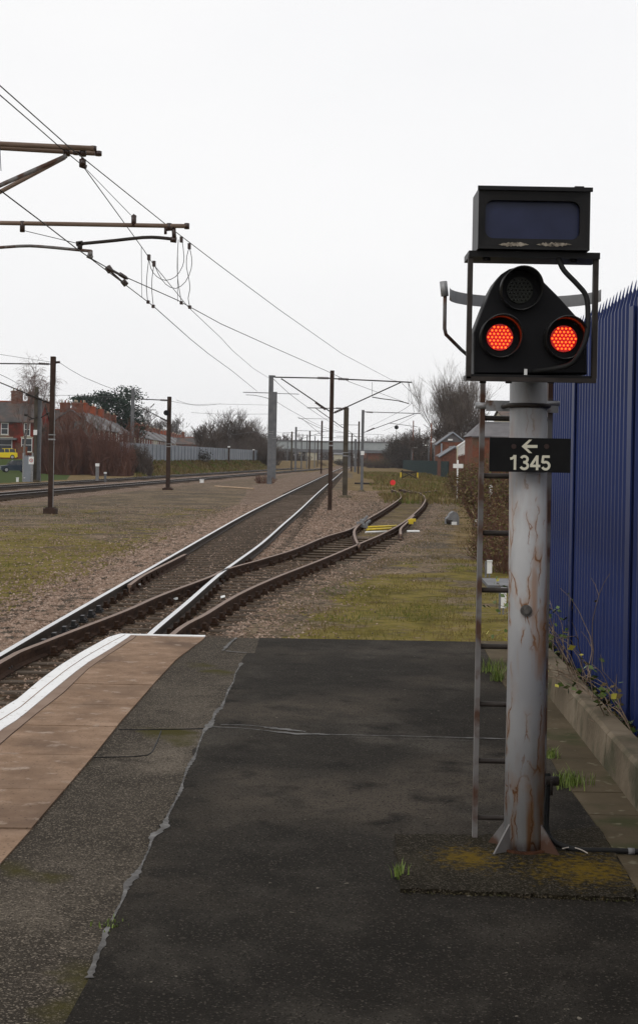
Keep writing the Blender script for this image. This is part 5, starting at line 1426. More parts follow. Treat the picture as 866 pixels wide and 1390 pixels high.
# ------------------------------------------------------------------ cars
def car(x, y, z, rot, paint, label, L=3.6, W_=1.65, H_=1.46, hatch=True):
    r = empty('parked_car', (x,y,z), label, 'car'); r.rotation_euler.z = rot
    b = MB(); b.smooth = False
    # side profile (length, height); lower body and glasshouse
    low = [(-L/2,.35),(-L/2+.03,.62),(-L/2+.12,.80),(-L*.18,.90),(L*.30,.94),(L/2-.05,.90),(L/2,.60),(L/2,.35)]
    secs = [(-W_/2+.08,.96),(-W_/2,1.),( W_/2,1.),(W_/2-.08,.96)]
    rings = []
    for yy_, s in ((-W_/2,.97),(-W_/2+.06,1.),(W_/2-.06,1.),(W_/2,.97)):
        rings.append(b.verts([(px*s, yy_, .3+(pz-.3)*s-.02) for px,pz in low]+[(L/2-.2,yy_,.22),(-L/2+.2,yy_,.22)]))
    n = len(low)+2
    for i in range(3):
        for k in range(n): b.face((rings[i]+k, rings[i]+(k+1)%n, rings[i+1]+(k+1)%n, rings[i+1]+k))
    b.face([rings[0]+k for k in range(n-1,-1,-1)]); b.face([rings[3]+k for k in range(n)])
    body = b.build('body', paint, r, inv=False)
    def cab(name, prof, w0, w1, m_, zz=0):
        b = MB(); base_ = .86; hi = max(p[1] for p in prof); rr = []
        for s in (-1,1): rr.append(b.verts([(px, s*(w0 if pz < 1.0 else w1), pz) for px,pz in prof]))
        n = len(prof)
        b.face([rr[0]+k for k in range(n-1,-1,-1)]); b.face([rr[1]+k for k in range(n)])
        for k in range(n): b.face((rr[0]+k, rr[0]+(k+1)%n, rr[1]+(k+1)%n, rr[1]+k))
        return b.build(name, m_, r, inv=False)
    cab('windows', [(-L*.24,.86),(-L*.08,H_-.07),(L*.34,H_-.07),(L*.45,.9)], W_/2-.07, W_/2-.22, M['glass'])
    cab('roof', [(-L*.09,H_-.08),(-L*.06,H_-.02),(L*.30,H_),(L*.36,H_-.07)], W_/2-.2, W_/2-.215, paint)
    b = MB()
    for px in (-L*.24, -L*.0+.1, L*.2, L*.42):
        for s in (-1,1): b.tube([(px+(.28 if px<-.5 else -.05), s*(W_/2-.19), H_-.08),(px, s*(W_/2-.06), .88)], .035, 5)
    b.build('pillars', paint, r, inv=False)
    for px in (-L*.31, L*.31):
        for s in (-1,1):
            b = MB(); b.tube([(px,s*(W_/2-.2),.3),(px,s*(W_/2+.01),.3)], .3, 18); w_ = b.build('wheel', M['tyre'], r, inv=False)
            b = MB(); b.tube([(px,s*(W_/2),.3),(px,s*(W_/2+.025),.3)], .19, 14); b.build('rim', M['rim'], w_, inv=False)
    for s in (-1,1):
        b = MB(); b.box((L/2-.02,s*(W_/2-.16),.80),(.08,.2,.22)); b.build('tail_light', M['lampred'], r, inv=False)
        b = MB(); b.box((-L/2+.08,s*(W_/2-.25),.68),(.12,.3,.14)); b.build('headlight', M['glass'], r, inv=False)
    b = MB(); b.box((L/2+.01,0,.42),(.08,W_-.1,.18)); b.box((-L/2-.01,0,.42),(.08,W_-.1,.18)); b.build('bumper', M['cable_grey'], r, inv=False)
    return r
g = P(9, 622.5, 200); car(g.x-.3, 200, gh(g.x,200), math.radians(12), M['car_yellow'], 'small yellow hatchback parked before the red brick house')
g = P(20, 642, 178); car(g.x, 178, gh(g.x,178)+.02, math.radians(20), M['car_blue'], 'dark blue estate car parked on grass below the yellow car', 3.4)

def bush(x, y, z, w, d, h, label, n_tw, n_lf, twm, lfm, seed=1, lsize=.12, name='bush', group=None, upright=.5, tr=.012, cat='bush'):
    rs = random.Random(seed); random.seed(seed)
    r = empty(name, (x,y,z), label, cat, group)
    b = MB(); ends = []
    for _ in range(n_tw):
        a = rs.uniform(0,6.28); rr = math.sqrt(rs.random())
        bx_, by_ = math.cos(a)*rr*w/2, math.sin(a)*rr*d/2
        top = h*(1-.45*rr**2)*rs.uniform(.55,1.0)*(1+.25*noise.noise(Vector((bx_*.5+seed, by_*.5, 0))))
        sp = 1-upright
        p0_ = Vector((x+bx_*(1-sp*.6), y+by_*(1-sp*.6), z)); p1_ = Vector((x+bx_+rs.gauss(0,.1)*h*sp, y+by_+rs.gauss(0,.1)*h*sp, z+top))
        pm = p0_.lerp(p1_,.5)+Vector((rs.gauss(0,.06)*h, rs.gauss(0,.06)*h, 0))
        b.tube([p0_, pm, p1_], [tr, tr*.8, tr*.5], 3, cap=False); ends += [pm, p1_, pm.lerp(p1_,.5)]
        for _ in range(2):
            q = pm.lerp(p1_, rs.random()); e = q+Vector((rs.gauss(0,.16), rs.gauss(0,.16), rs.uniform(.0,.35)))*h*.35; b.tube([q,e], [tr*.6,tr*.35], 3, cap=False); ends.append(e)
    b.build('twigs', twm, r)
    if n_lf:
        b = MB()
        for _ in range(n_lf): leaf(b, rs.choice(ends)+Vector((rs.gauss(0,1),rs.gauss(0,1),rs.gauss(0,1)))*lsize, lsize*rs.uniform(.6,1.4))
        b.build('leaves', lfm, r)
    return r
# ------------------------------------------------------------------ houses
def window(parent, c, w, h, face='y', s=-1, m_frame=None):
    """window on a wall: c = centre on wall plane; face 'y' looks along -y, 'x' looks along +x"""
    mf = m_frame or M['white']
    b = MB(); t = .09
    def bx(u0,u1,z0,z1,d0,d1):
        if face == 'y': b.bbox(c.x+u0,c.x+u1,c.y+min(s*d0,s*d1),c.y+max(s*d0,s*d1),c.z+z0,c.z+z1)
        else: b.bbox(c.x+min(s*d0,s*d1),c.x+max(s*d0,s*d1),c.y+u0,c.y+u1,c.z+z0,c.z+z1)
    bx(-w/2,-w/2+t,-h/2,h/2,-.02,.06); bx(w/2-t,w/2,-h/2,h/2,-.02,.06); bx(-w/2+t,w/2-t,h/2-t,h/2,-.02,.06); bx(-w/2+t,w/2-t,-h/2,-h/2+t,-.02,.06); bx(-w/2+t,w/2-t,-.03,.03,-.02,.05)
    fr_ = b.build('window', mf, parent)
    b = MB(); bx(-w/2+t,w/2-t,-h/2+t,h/2-t,-.01,.02); b.build('pane', M['glass'], fr_)
    b = MB(); bx(-w/2-.12,w/2+.12,-h/2-.14,-h/2-.01,0,.12); b.build('sill', M['cream'], fr_); b = MB(); bx(-w/2-.12,w/2+.12,h/2+.01,h/2+.2,0,.05); b.build('lintel', M['cream'], fr_)
def house(x0, x1, y0, y1, z0, eave, ridge, wallm, roofm, label, ridge_axis='x', chim=(), wins=(), group='houses beyond the left tracks', cat='house', name='house', chm=None, hip=0):
    r = empty(name, ((x0+x1)/2, (y0+y1)/2, z0), label, cat, group)
    b = MB(); b.bbox(x0,x1,y0,y1,z0-.5,eave)
    if hip: pass
    elif ridge_axis == 'x':
        ym = (y0+y1)/2
        for x in (x0,x1):
            q = b.verts([(x,y0,eave),(x,y1,eave),(x,ym,ridge-.1)]); b.face((q,q+1,q+2)) 
    else:
        xm = (x0+x1)/2
        for y in (y0,y1):
            q = b.verts([(x0,y,eave),(x1,y,eave),(xm,y,ridge-.1)]); b.face((q,q+1,q+2))
    b.build('wall', wallm, r)
    b = MB(); t = .12; o = .3
    if ridge_axis == 'x':
        ym = (y0+y1)/2; sl = (ridge-eave)/(ym-y0)
        for s in (-1,1):
            ye = ym+s*((y1-y0)/2+o); ze = eave-o*sl
            q = b.verts([(x0-.2,ye,ze),(x1+.2,ye,ze),(x1+.2-hip,ym,ridge),(x0-.2+hip,ym,ridge),(x0-.2,ye,ze+t),(x1+.2,ye,ze+t),(x1+.2-hip,ym,ridge+t),(x0-.2+hip,ym,ridge+t)])
            for f_ in ((0,1,2,3),(7,6,5,4),(0,4,5,1),(0,3,7,4),(1,5,6,2)): b.face([q+i for i in f_])
        if hip:
            for xe, xr_ in ((x0-.21,x0-.2+hip),(x1+.21,x1+.2-hip)):
                q = b.verts([(xe,y0-.3,eave-.3*sl+t),(xe,y1+.3,eave-.3*sl+t),(xr_,ym,ridge+t)]); b.face((q,q+1,q+2))
    else:
        xm = (x0+x1)/2; sl = (ridge-eave)/(xm-x0)
        for s in (-1,1):
            xe = xm+s*((x1-x0)/2+o); ze = eave-o*sl
            q = b.verts([(xe,y0-.2,ze),(xe,y1+.2,ze),(xm,y1+.2,ridge),(xm,y0-.2,ridge),(xe,y0-.2,ze+t),(xe,y1+.2,ze+t),(xm,y1+.2,ridge+t),(xm,y0-.2,ridge+t)])
            for f_ in ((0,1,2,3),(7,6,5,4),(0,4,5,1),(0,3,7,4),(1,5,6,2)): b.face([q+i for i in f_])
    rf = b.build('roof', roofm, r)
    b = MB()
    if ridge_axis == 'x': b.tube([(x0-.2+hip,(y0+y1)/2,ridge+t),(x1+.2-hip,(y0+y1)/2,ridge+t)], .13, 6)
    else: b.tube([((x0+x1)/2,y0-.2,ridge+t),((x0+x1)/2,y1+.2,ridge+t)], .13, 6)
    b.build('ridge_tiles', M['ridge'] if group.startswith('houses') else M['cable_grey'], rf)
    for (cx0, cy0, w_, d_, h_) in chim:
        b = MB(); b.m(chm or random.choice([M['ridge'],M['brick_brown'],M['brick_orange']])); h_ = h_*U(.75,1.1); b.bbox(cx0-w_/2,cx0+w_/2,cy0-d_/2,cy0+d_/2,ridge-1.0,ridge+h_); b.bbox(cx0-w_/2-.08,cx0+w_/2+.08,cy0-d_/2-.08,cy0+d_/2+.08,ridge+h_-.25,ridge+h_-.1)
        k = max(2, int(max(w_, d_)/.45))
        for i in range(k):
            f_ = (i+.5)/k-.5; px, py = (cx0+f_*w_, cy0) if w_ > d_ else (cx0, cy0+f_*d_)
            b.m(M['ridge'] if i % 2 else M['cream']); b.tube([(px,py,ridge+h_),(px,py,ridge+h_+.4)], [.13,.10], 6)
        b.build('chimney', None, rf)
    for w in wins: window(r, *w)
    return r
# big red house facing us
YR = 216; hx0, hx1 = P(-60,600,YR).x, P(52,600,YR).x
W_ = [(Vector((P(px,py,YR).x, YR, P(px,py,YR).z)), w, h) for px,py,w,h in ((7,582,1.1,1.7),(37.5,583,.9,1.9),(-25,582,1.1,1.7),(7,604,2.2,2.0),(37,604,1.6,2.0),(-30,604,2,2))]
rh = house(hx0, hx1, YR, YR+9, 1.3, P(20,572,YR).z, P(20,545,YR).z, M['brick_red'], M['slate'], 'large bright red brick house with white bay windows behind the yellow car', 'x', [(hx0+8,YR+4.5,1.6,.9,1.9),(hx0+10.4,YR+4.5,1.4,.9,1.9)], W_, chm=M['brick_brown'])
b = MB(); p = P(9,597,YR-.6); b.bbox(p.x-1.5,p.x+1.5,YR-.9,YR-.02,p.z,p.z+.3); b.build('bay_roof', M['cable_grey'], rh)
b = MB(); p = P(26,603,YR); b.bbox(p.x-.5,p.x+.5,YR-.05,YR-.01,1.5,3.6); b.build('door', M['brick_brown'], rh)
b = MB(); b.bbox(P(26,600,YR-3).x, P(38,600,YR-3).x, YR-3.2, YR-3, 1.3, 3.1); tag(b.build('garden_wall', M['brick_orange']), 'low orange brick garden wall right of the yellow car', 'wall')
# row in front of the terrace end
Yq = 224
house(P(50,600,Yq).x, P(104,600,Yq).x, Yq, Yq+8, 1.3, P(75,588,Yq).z, P(75,556,Yq).z, M['brick_brown'], M['slate'], 'dull brown brick house with dark roof half hidden by scrub right of the red house', 'x', [(P(60,600,Yq).x,Yq+4,1.3,.9,1.3),(P(82,600,Yq).x,Yq+4,1.5,.9,1.2),(P(101,600,Yq).x,Yq+4,1.2,.9,1.3)], [(Vector((P(px,596,Yq).x,Yq,P(px,597,Yq).z)),1.1,1.6) for px in (60,72,84,96)])
# receding terrace
random.seed(21)
tA = (P(70,560,226).x, 226); tB = (P(262,600,590).x, 590)
N_ = 22
ordn = ['first','second','third','fourth','fifth','sixth','seventh','eighth','ninth','tenth','eleventh','twelfth','thirteenth','fourteenth','fifteenth','sixteenth','seventeenth','eighteenth','nineteenth','twentieth','twenty first','twenty second']
for i in range(N_):
    t0 = (i/N_)**1.0; Y0 = tA[1]+(tB[1]-tA[1])*i/N_; Y1_ = tA[1]+(tB[1]-tA[1])*(i+1)/N_-.05
    xr = lint((Y0+Y1_)/2, [226, 330, 590], [P(92,560,226).x+5, P(182,570,330).x+1, P(258,590,590).x])
    ev = 6.2+U(-.1,.1); rg = 8.9+U(-.15,.15)
    wm = M['brick_red'] if i in (3, 8, 14) else M['brick_brown']
    if i in (4,5,9,12,13,15): wm = M['cream']
    wn = []
    for k in range(3):
        yy_ = Y0+(Y1_-Y0)*(k+.5)/3
        for zz_ in (3.0, 5.1): wn.append((Vector((xr, yy_, zz_)), 1.3, 1.3, 'x', 1))
    house(xr-8, xr, Y0, Y1_, 1.3, ev, rg, wm, M['slate'] if i % 2 else M['slate_wet'], '%s house from the near end of the receding terrace' % ordn[i], 'y', [(xr-4, Y0+(Y1_-Y0)*.3, .9, 2.2, 1.5), (xr-4, Y0+(Y1_-Y0)*.8, .9, 1.6, 1.4)], wn, group='houses of the receding terrace', name='terraced_house')
# small white gabled cottage at the end
g = P(258,612,430); house(g.x-4,g.x+3,430,440,1.3,P(255,603,430).z,P(255,594,430).z,M['brick_orange'],M['slate'],'small brick cottage with white front at the end of the terrace','x',[(g.x-2.5,435,.8,.8,1.6)],[(Vector((g.x-1,430,3.8)),2.0,1.8),(Vector((g.x+1.6,430,3.8)),1.4,1.8)])
# right side buildings
Ya = 235; x0, x1 = P(595,600,Ya).x, P(633,600,Ya).x
sb = house(x0, x1, Ya, Ya+7, GL, P(612,602,Ya).z, P(613,588,Ya).z, M['brick_orange'], M['slate_wet'], 'orange brick gabled station building with grey edged roof behind green fence', 'y', [], [], group='station buildings on the right', cat='building', name='station_building')
def barge(xa, xb, Y, za, zr, par, m_=None):
    xm = (xa+xb)/2; b = MB()
    for s in (-1,1):
        xe = xm+s*((xb-xa)/2+.5); b.tube([(xe,Y-.25,za-.3),(xm,Y-.25,zr+.1)], .14, 4)
    b.build('bargeboard', m_ or M['grey_fence'], par)
barge(x0, x1, Ya, P(612,602,Ya).z, P(613,588,Ya).z, sb)
b = MB(); q = b.verts([(x0+.3,Ya-.06,P(612,600,Ya).z),(x1-.3,Ya-.06,P(612,600,Ya).z),((x0+x1)/2,Ya-.06,P(613,589.5,Ya).z)]); b.face((q,q+1,q+2)); b.build('gable_slates', M['slate_wet'], sb)
b = MB(); p = P(611,597,Ya-.3); b.box(p, (.75,.1,.25)); b.build('gable_lamp', M['white'], sb)
b = MB(); b.tube([(P(599,600,Ya).x,Ya-.2,GL),(P(599,600,Ya).x,Ya-.2,P(599,602,Ya).z)], .12, 6); b.build('downpipe', M['grey_fence'], sb)
Yc = 205; x0, x1 = P(600,615,Yc).x, P(634,615,Yc).x
pb = house(x0, x1, Yc, Yc+8, GL, P(617,618,Yc).z, P(620,607.5,Yc).z, M['brick_brown'], M['slate_wet'], 'low grey roofed porch building in front of the gabled station building', 'y', [], [], group='station buildings on the right', cat='building', name='porch_building')
barge(x0, x1, Yc, P(617,618,Yc).z, P(620,607.5,Yc).z, pb)
# white pierced valance
Yv = 165; r = empty('canopy_valance', (P(626,610,Yv).x, Yv, GL), 'white slatted station canopy edge between the two brick buildings', 'canopy')
b = MB(); 
for k in range(13):
    t = k/12; px = 620.5+11.5*t; ytop = 606-8*t; ybot = 620-3*t - (2 if k%2 else 0); p, q = P(px, ytop, Yv+6*t), P(px, ybot, Yv+6*t)
    b.box(((p.x+q.x)/2, p.y, (p.z+q.z)/2), (.07,.05,abs(p.z-q.z)))
b.tube([P(620,606,Yv), P(632.5,597.5,Yv+6)], .09, 4); b.tube([P(620,611,Yv), P(632,603,Yv+6)], .05, 4)
b.build('boards', M['white'], r); b = MB(); b.tube([(P(620.5,620,Yv).x,Yv,GL),P(620.5,606,Yv)], .08, 6); b.build('column', M['cream'], r)
Yd = 150; x0 = P(634,600,Yd).x; x1 = x0+16
x0 += .55
bb_ = house(x0, x1, Yd, Yd+8, GL, P(660,592.5,Yd).z, P(660,574,Yd).z, M['brick_orange'], M['slate_wet'], 'long brick building with grey slate roof seen between ladder and pole', 'x', [], [(Vector((x0+3.2,Yd,2.4)),1.0,1.6),(Vector((x0+9,Yd,2.4)),1.0,1.6)], group='station buildings on the right', cat='building', name='brick_building', hip=1.3)
Ye = 172; x0 = P(682,590,Ye).x; house(x0, x0+9, Ye, Ye+9, GL, P(690,566,Ye).z, P(690,556,Ye).z, M['cream'], M['slate'], 'cream rendered house edge visible left of the signal pole', 'x', [], [(Vector((x0+4,Ye,4.4)),1.2,1.5)], group='station buildings on the right', cat='house')
# bridge
YBr = 455
def bz(py, px=450): return P(px, py, YBr).z
r = empty('road_bridge', (P(460,610,YBr).x, YBr, GL), 'pale grey panelled road bridge crossing all tracks in the distance', 'bridge')
xa, xb = P(300,605,YBr).x, P(527,605,YBr).x
zt0, zb0 = bz(600.5,470), bz(610.5,470)
b = MB(); b.bbox(xa,xb,YBr-.2,YBr+.2,zb0,zt0); n = 26
for i in range(n+1):
    x = xa+(xb-xa)*i/n; b.bbox(x-.12,x+.12,YBr-.32,YBr-.2,zb0,zt0)
b.build('parapet', mat('pale_grey_panel', [(.3,(.26,.29,.30)),(.7,(.36,.385,.39))], .3, .7), r)
b = MB(); b.bbox(xa,xb,YBr-.4,YBr+9,zt0,zt0+.35); b.bbox(xa, xb, YBr-.3, YBr+9, zb0-.9, zb0-.005); b.build('deck', M['mast_grey'], r)
b = MB(); b.bbox(P(499,615,YBr).x, xb+9, YBr+.5, YBr+8, GL-.5, zb0-.9); b.build('abutment', M['brick_orange'], r)
b = MB(); b.bbox(xa-14, P(384,615,YBr).x, YBr+.5, YBr+8, GL-.5, zb0-.9)
b.build('abutment', M['brick_brown'], r)
for px in (413, 449, 474): 
    b = MB(); x = P(px,610,YBr).x; b.bbox(x-.5,x+.5,YBr+1,YBr+7,GL-.5,zb0-.9); b.build('pier', M['mast_grey'], r)
house(P(453.5,618,540).x,P(465,618,540).x,540,548,GL,P(459,617,540).z,P(459,615,540).z,M['cream'],M['mast_grey'],'small pale shed glimpsed under the distant bridge','x',[],[],group='distant houses',cat='shed',name='shed')
bush(P(459,628,520).x, 520, GL, 9, 3, 2.2, 'low scrub in front of the small pale shed', 200, 400, M['twig'], M['leaf_brown'], seed=87, lsize=.25, tr=.04)
# distant buildings beyond bridge
g = P(512,618,560); house(P(492,618,560).x,P(540,618,560).x,560,570,GL,P(512,612,560).z,P(512,607,560).z,M['brick_orange'],M['slate_wet'],'distant orange brick house right of the bridge abutment','x',[],[],group='distant houses')
house(P(406,618,640).x,P(430,618,640).x,640,650,GL,P(415,614,640).z,P(415,607,640).z,M['cream'],M['slate'],'distant cream house seen through the bridge','x',[],[],group='distant houses')
# lamp posts and poles near the station
def lamp_post(px, ybase, ytop, Y, label, arm=-1, m_=None, lamp=True):
    q = P(px, ytop, Y); x = q.x; r = empty('street_lamp' if lamp else 'wooden_pole', (x,Y,GL), label, 'lamp post' if lamp else 'pole', 'lamp posts by the station' if lamp else None)
    b = MB(); b.tube([(x,Y,GL),(x,Y,q.z)], [.13,.08] if lamp else [.17,.14], 6); b.build('column', m_ or M['mast_grey'], r)
    if lamp:
        b = MB(); b.tube([(x,Y,q.z-.03),(x+arm*.6,Y,q.z+.05)], .05, 5); b.box((x+arm*.9,Y,q.z+.06),(.9,.35,.2)); b.build('lamp_head', M['white'], r)
lamp_post(582, 625, 600, 290, 'grey lamp post just left of the brown pole', 1)
lamp_post(590, 625, 599, 262, 'lamp post nearest the gabled station building', 1)
lamp_post(569, 625, 602, 330, 'lamp post left of the station beside dark bush', 1); lamp_post(574, 625, 604.5, 345, 'lamp post in the middle of the station row', 1); lamp_post(559, 625, 607.5, 370, 'farthest lamp post against the dark bush', 1)
lamp_post(585.5, 625, 574, 290, 'tall reddish brown pole in front of the bare tree', lamp=False, m_=M['brick_orange'])
lamp_post(569.3, 625, 582, 330, 'thin grey pole left of the reddish brown pole', lamp=False, m_=M['mast_olive'])
lamp_post(561, 625, 571, 385, 'thin brown pole above the dark bush', lamp=False, m_=M['brick_brown'])
c = P(538,580,430); r = empty('round_signal', (c.x,c.y,GL), 'round black signal on thin post above the dark bush', 'railway signal')
b = MB(); b.tube([c+Vector((0,.15,0)), c+Vector((0,-.15,0))], .62, 14); b.build('disc', M['black'], r); b = MB(); b.tube([(c.x,c.y+.2,GL),(c.x,c.y+.2,c.z)], .05, 6); b.build('post', M['mast_dark'], r)

# ------------------------------------------------------------------ trees
def bare_tree(x, y, z, H_, label, name='bare_tree', seed=1, spread=.5, up=.6, lv=5, trunk_r=.22, split=(3,4), twigm=None, barkm=None, clear=.15, twr=.02, group='bare trees in the background', cat='tree', droop=0, width=1.0, ntop=1, fan=0, fana=.7):
    rs = random.Random(seed)
    r = empty(name, (x,y,z), label, cat, group)
    tb = MB(); cb = MB()
    def grow(p, d, L, rad, level):
        n = 3 if level < 2 else 2
        pts = [p]; q = p
        for k in range(n):
            d = (d + Vector((rs.gauss(0,.13), rs.gauss(0,.13), rs.gauss(0,.06)+ (up*.10 if level < lv-1 else -droop)))).normalized(); q = q + d*L/n; pts.append(q)
        r1 = max(rad*.55, twr*.6)
        b_ = tb if level == 0 else cb
        b_.tube(pts, [rad + (r1-rad)*k/n for k in range(n+1)], 6 if level < 2 else 3, cap=False)
        if level >= lv: return
        m = rs.randint(*split) + (1 if level == 0 else 0)
        for i in range(m):
            t = rs.uniform(.25 if level else .35, 1) if i else 1.0
            idx = t*n; k0 = min(int(idx), n-1); pp_ = pts[k0].lerp(pts[k0+1], idx-k0)
            az = rs.uniform(0, 2*math.pi)
            side = Vector((math.cos(az)*width, math.sin(az)*width, 0))
            nd = (d*(1-spread*.6) + side*spread*rs.uniform(.6,1.2) + Vector((0,0,up*.4))).normalized()
            grow(pp_, nd, L*rs.uniform(.58,.82), max(rad*(.5 if i else .62), twr), level+1)
    if fan:
        tb.tube([(x,y,z-.2),(x,y,z+H_*.07)], [trunk_r*1.3, trunk_r], 8)
        for i in range(fan):
            a = 2*math.pi*(i+rs.random()*.7)/fan; tl = fana*rs.uniform(.15, 1.0)**.7
            d = Vector((math.sin(tl)*math.cos(a), math.sin(tl)*math.sin(a)*.8, math.cos(tl)))
            grow(Vector((x,y,z+H_*rs.uniform(.0,.12))), d, H_*rs.uniform(.36,.46)*(1-.15*tl), trunk_r*.42, 1)
    else:
        grow(Vector((x,y,z-.1)), Vector((0,0,1)), H_*(.30+clear*.3), trunk_r, 0)
    tb.build('trunk', barkm or M['bark'], r); cb.build('crown', twigm or M['twig'], r)
    # scale so that the top reaches H_
    zs = [v[2] for v in cb.v]; s = H_/(max(zs)-z) if zs else 1
    r.scale = (s, s, s)
    return r
def bt(px, ybase_lvl, ytop, Y, label, **k):
    x = P(px, 600, Y).x; z = ybase_lvl; H_ = P(px, ytop, Y).z - z
    return bare_tree(x, Y, z, H_, label, **k)
bt(615, GL, 478, 300, 'large bare fan shaped tree behind the station buildings', seed=5, spread=.36, up=.75, lv=5, trunk_r=.5, split=(3,5), twr=.024, fan=26, fana=.52, twigm=M['twig_pale'])
bt(640, GL, 530, 280, 'smaller bare tree right of the large fan shaped tree', seed=15, spread=.45, up=.6, lv=5, trunk_r=.35, twr=.035, fan=14, fana=.8)
bt(35, 1.3, 474, 205, 'tall thin birch in front of the red house at left', seed=9, spread=.38, up=.4, lv=6, trunk_r=.25, split=(3,3), clear=.3, twr=.018, twigm=M['twig_pink'], barkm=M['bark_pale'], droop=.5, width=.8)
bt(68, 1.3, 496, 208, 'pale birch right of the tall birch behind the brown mast', seed=12, spread=.42, up=.3, lv=6, trunk_r=.22, split=(3,3), clear=.3, twr=.018, twigm=M['twig_pink'], barkm=M['bark_pale'], droop=.5, width=.9)
bt(308, 1.0, 550, 330, 'broad round bare tree above the grey fence', seed=22, fan=18, fana=1.15, spread=.5, up=.35, lv=5, trunk_r=.4, twr=.032)
bt(286, 1.0, 572, 300, 'bare tree left of the broad round one above the fence', seed=23, fan=14, fana=.9, spread=.5, up=.4, lv=4, trunk_r=.3, twr=.035)
bt(348, 1.0, 568, 340, 'bare tree right of the broad round one behind the grey masts', seed=24, fan=18, fana=1.15, spread=.5, up=.35, lv=5, trunk_r=.35, twr=.034)
bt(327, 1.0, 560, 350, 'bare tree partly hidden behind the broad round one', seed=25, fan=18, fana=1.15, spread=.5, up=.35, lv=5, trunk_r=.35, twr=.034)
bt(268, 1.0, 568, 280, 'thin branched bare tree beside the end of the terrace', seed=26, spread=.5, up=.6, lv=5, trunk_r=.25, twr=.03)
bt(205, 1.3, 548, 640, 'distant bare tree rising over the terrace roofs', seed=27, spread=.6, lv=6, trunk_r=.4, twr=.05)
bt(235, 1.3, 560, 640, 'distant bare tree behind the lamp mast', seed=28, spread=.6, lv=6, trunk_r=.4, twr=.05)
bt(215, GL, 562, 620, 'distant spreading tree above the far terrace end', seed=35, spread=.6, lv=6, trunk_r=.4, twr=.05)
bt(397, GL, 586, 520, 'distant bare tree over the left end of the bridge', seed=29, spread=.6, lv=5, trunk_r=.4, twr=.06)
bt(378, GL, 588, 470, 'bare tree just right of the tall grey masts', seed=30, spread=.6, lv=5, trunk_r=.4, twr=.06)
bt(598, GL, 560, 260, 'bare shrubby tree left of the gabled station building', seed=31, spread=.6, lv=5, trunk_r=.3, twr=.035)
bt(575, GL, 580, 320, 'bare tree behind the station lamp posts', seed=33, spread=.6, lv=5, trunk_r=.3, twr=.04)

# reddish thicket in front of the terrace
locs = ['farthest left of','second from left in','third from left in','fourth from left in','left of centre in','in the middle of','right of centre in','fourth from right in','third from right in','second from right in','farthest right of']
for i in range(11):
    px = 68+ i*12.2; Y = 168+U(-4,8); x = P(px,640,Y).x
    ht = lint(px, [60,90,130,170,195], [6.2,6.0,5.4,4.8,3.6])
    bush(x, Y, GL, 3.0, 4, ht, 'red brown twiggy shrub %s the thicket below the terrace' % locs[i], 400, 0, M['twig_red'] if i < 9 else M['twig'], None, seed=50+i, upright=.85, tr=.026, group='shrubs of the red brown thicket')
for i, (px, yt, Y, lab) in enumerate(((84,548,172,'leftmost thin sapling rising out of the thicket'),(101,556,176,'sapling with forked top in the left half of the thicket'),(148,560,180,'slim sapling in the right half of the thicket'),(163,566,178,'sapling just left of the blue grey mast'),(192,572,186,'rightmost bare sapling beside the grey fence'),(116,552,190,'taller sapling in the middle of the thicket'))):
    bt(px, GL, yt, Y, lab, seed=140+i, spread=.4, up=.7, lv=4, trunk_r=.10, split=(3,4), barkm=M['bark'], twigm=M['twig_red'], twr=.022, clear=.3)
random.seed(77)
bt(128, GL, 560, 176, 'leaning pale tree standing inside the red brown thicket', seed=41, spread=.45, lv=4, trunk_r=.12, barkm=M['bark_pale'], twigm=M['bark_pale'], twr=.025)
bt(58, GL, 570, 185, 'dark bare sapling beside the thick brown post', seed=42, spread=.5, lv=5, trunk_r=.2, twr=.03)
bush(P(318,620,310).x, 310, 1.0, 22, 10, 5.5, 'tangled scrub behind the grey fence under the bare trees', 900, 0, M['twig'], None, seed=71, upright=.6, tr=.045)
bush(P(270,620,290).x, 290, 1.0, 8, 6, 4.0, 'scrub at the left end of the grey fence', 300, 0, M['twig'], None, seed=72, upright=.6, tr=.04)
bush(P(356,620,300).x, 300, .6, 9, 8, 6.0, 'brown scrub just left of the tall grey masts', 600, 0, M['twig'], None, seed=73, upright=.6, tr=.04)
bush(P(277,622,222).x, 222, 1.3, 2.2, 1, 1.9, 'small green ivy bush growing over the grey fence', 80, 260, M['twig'], M['leaf_ivy'], seed=74, lsize=.25)
bush(P(385,620,430).x, 430, GL, 16, 8, 5.5, 'dark scrub at the left foot of the bridge', 600, 500, M['twig'], M['leaf_ivy'], seed=75, tr=.05, lsize=.4)
bush(P(360,640,135).x, 135, GL, 2.2, 1.4, 1.0, 'dry brown weeds round the foot of the tall grey masts', 160, 60, M['twig_red'], M['leaf_brown'], seed=76, tr=.014, lsize=.08)
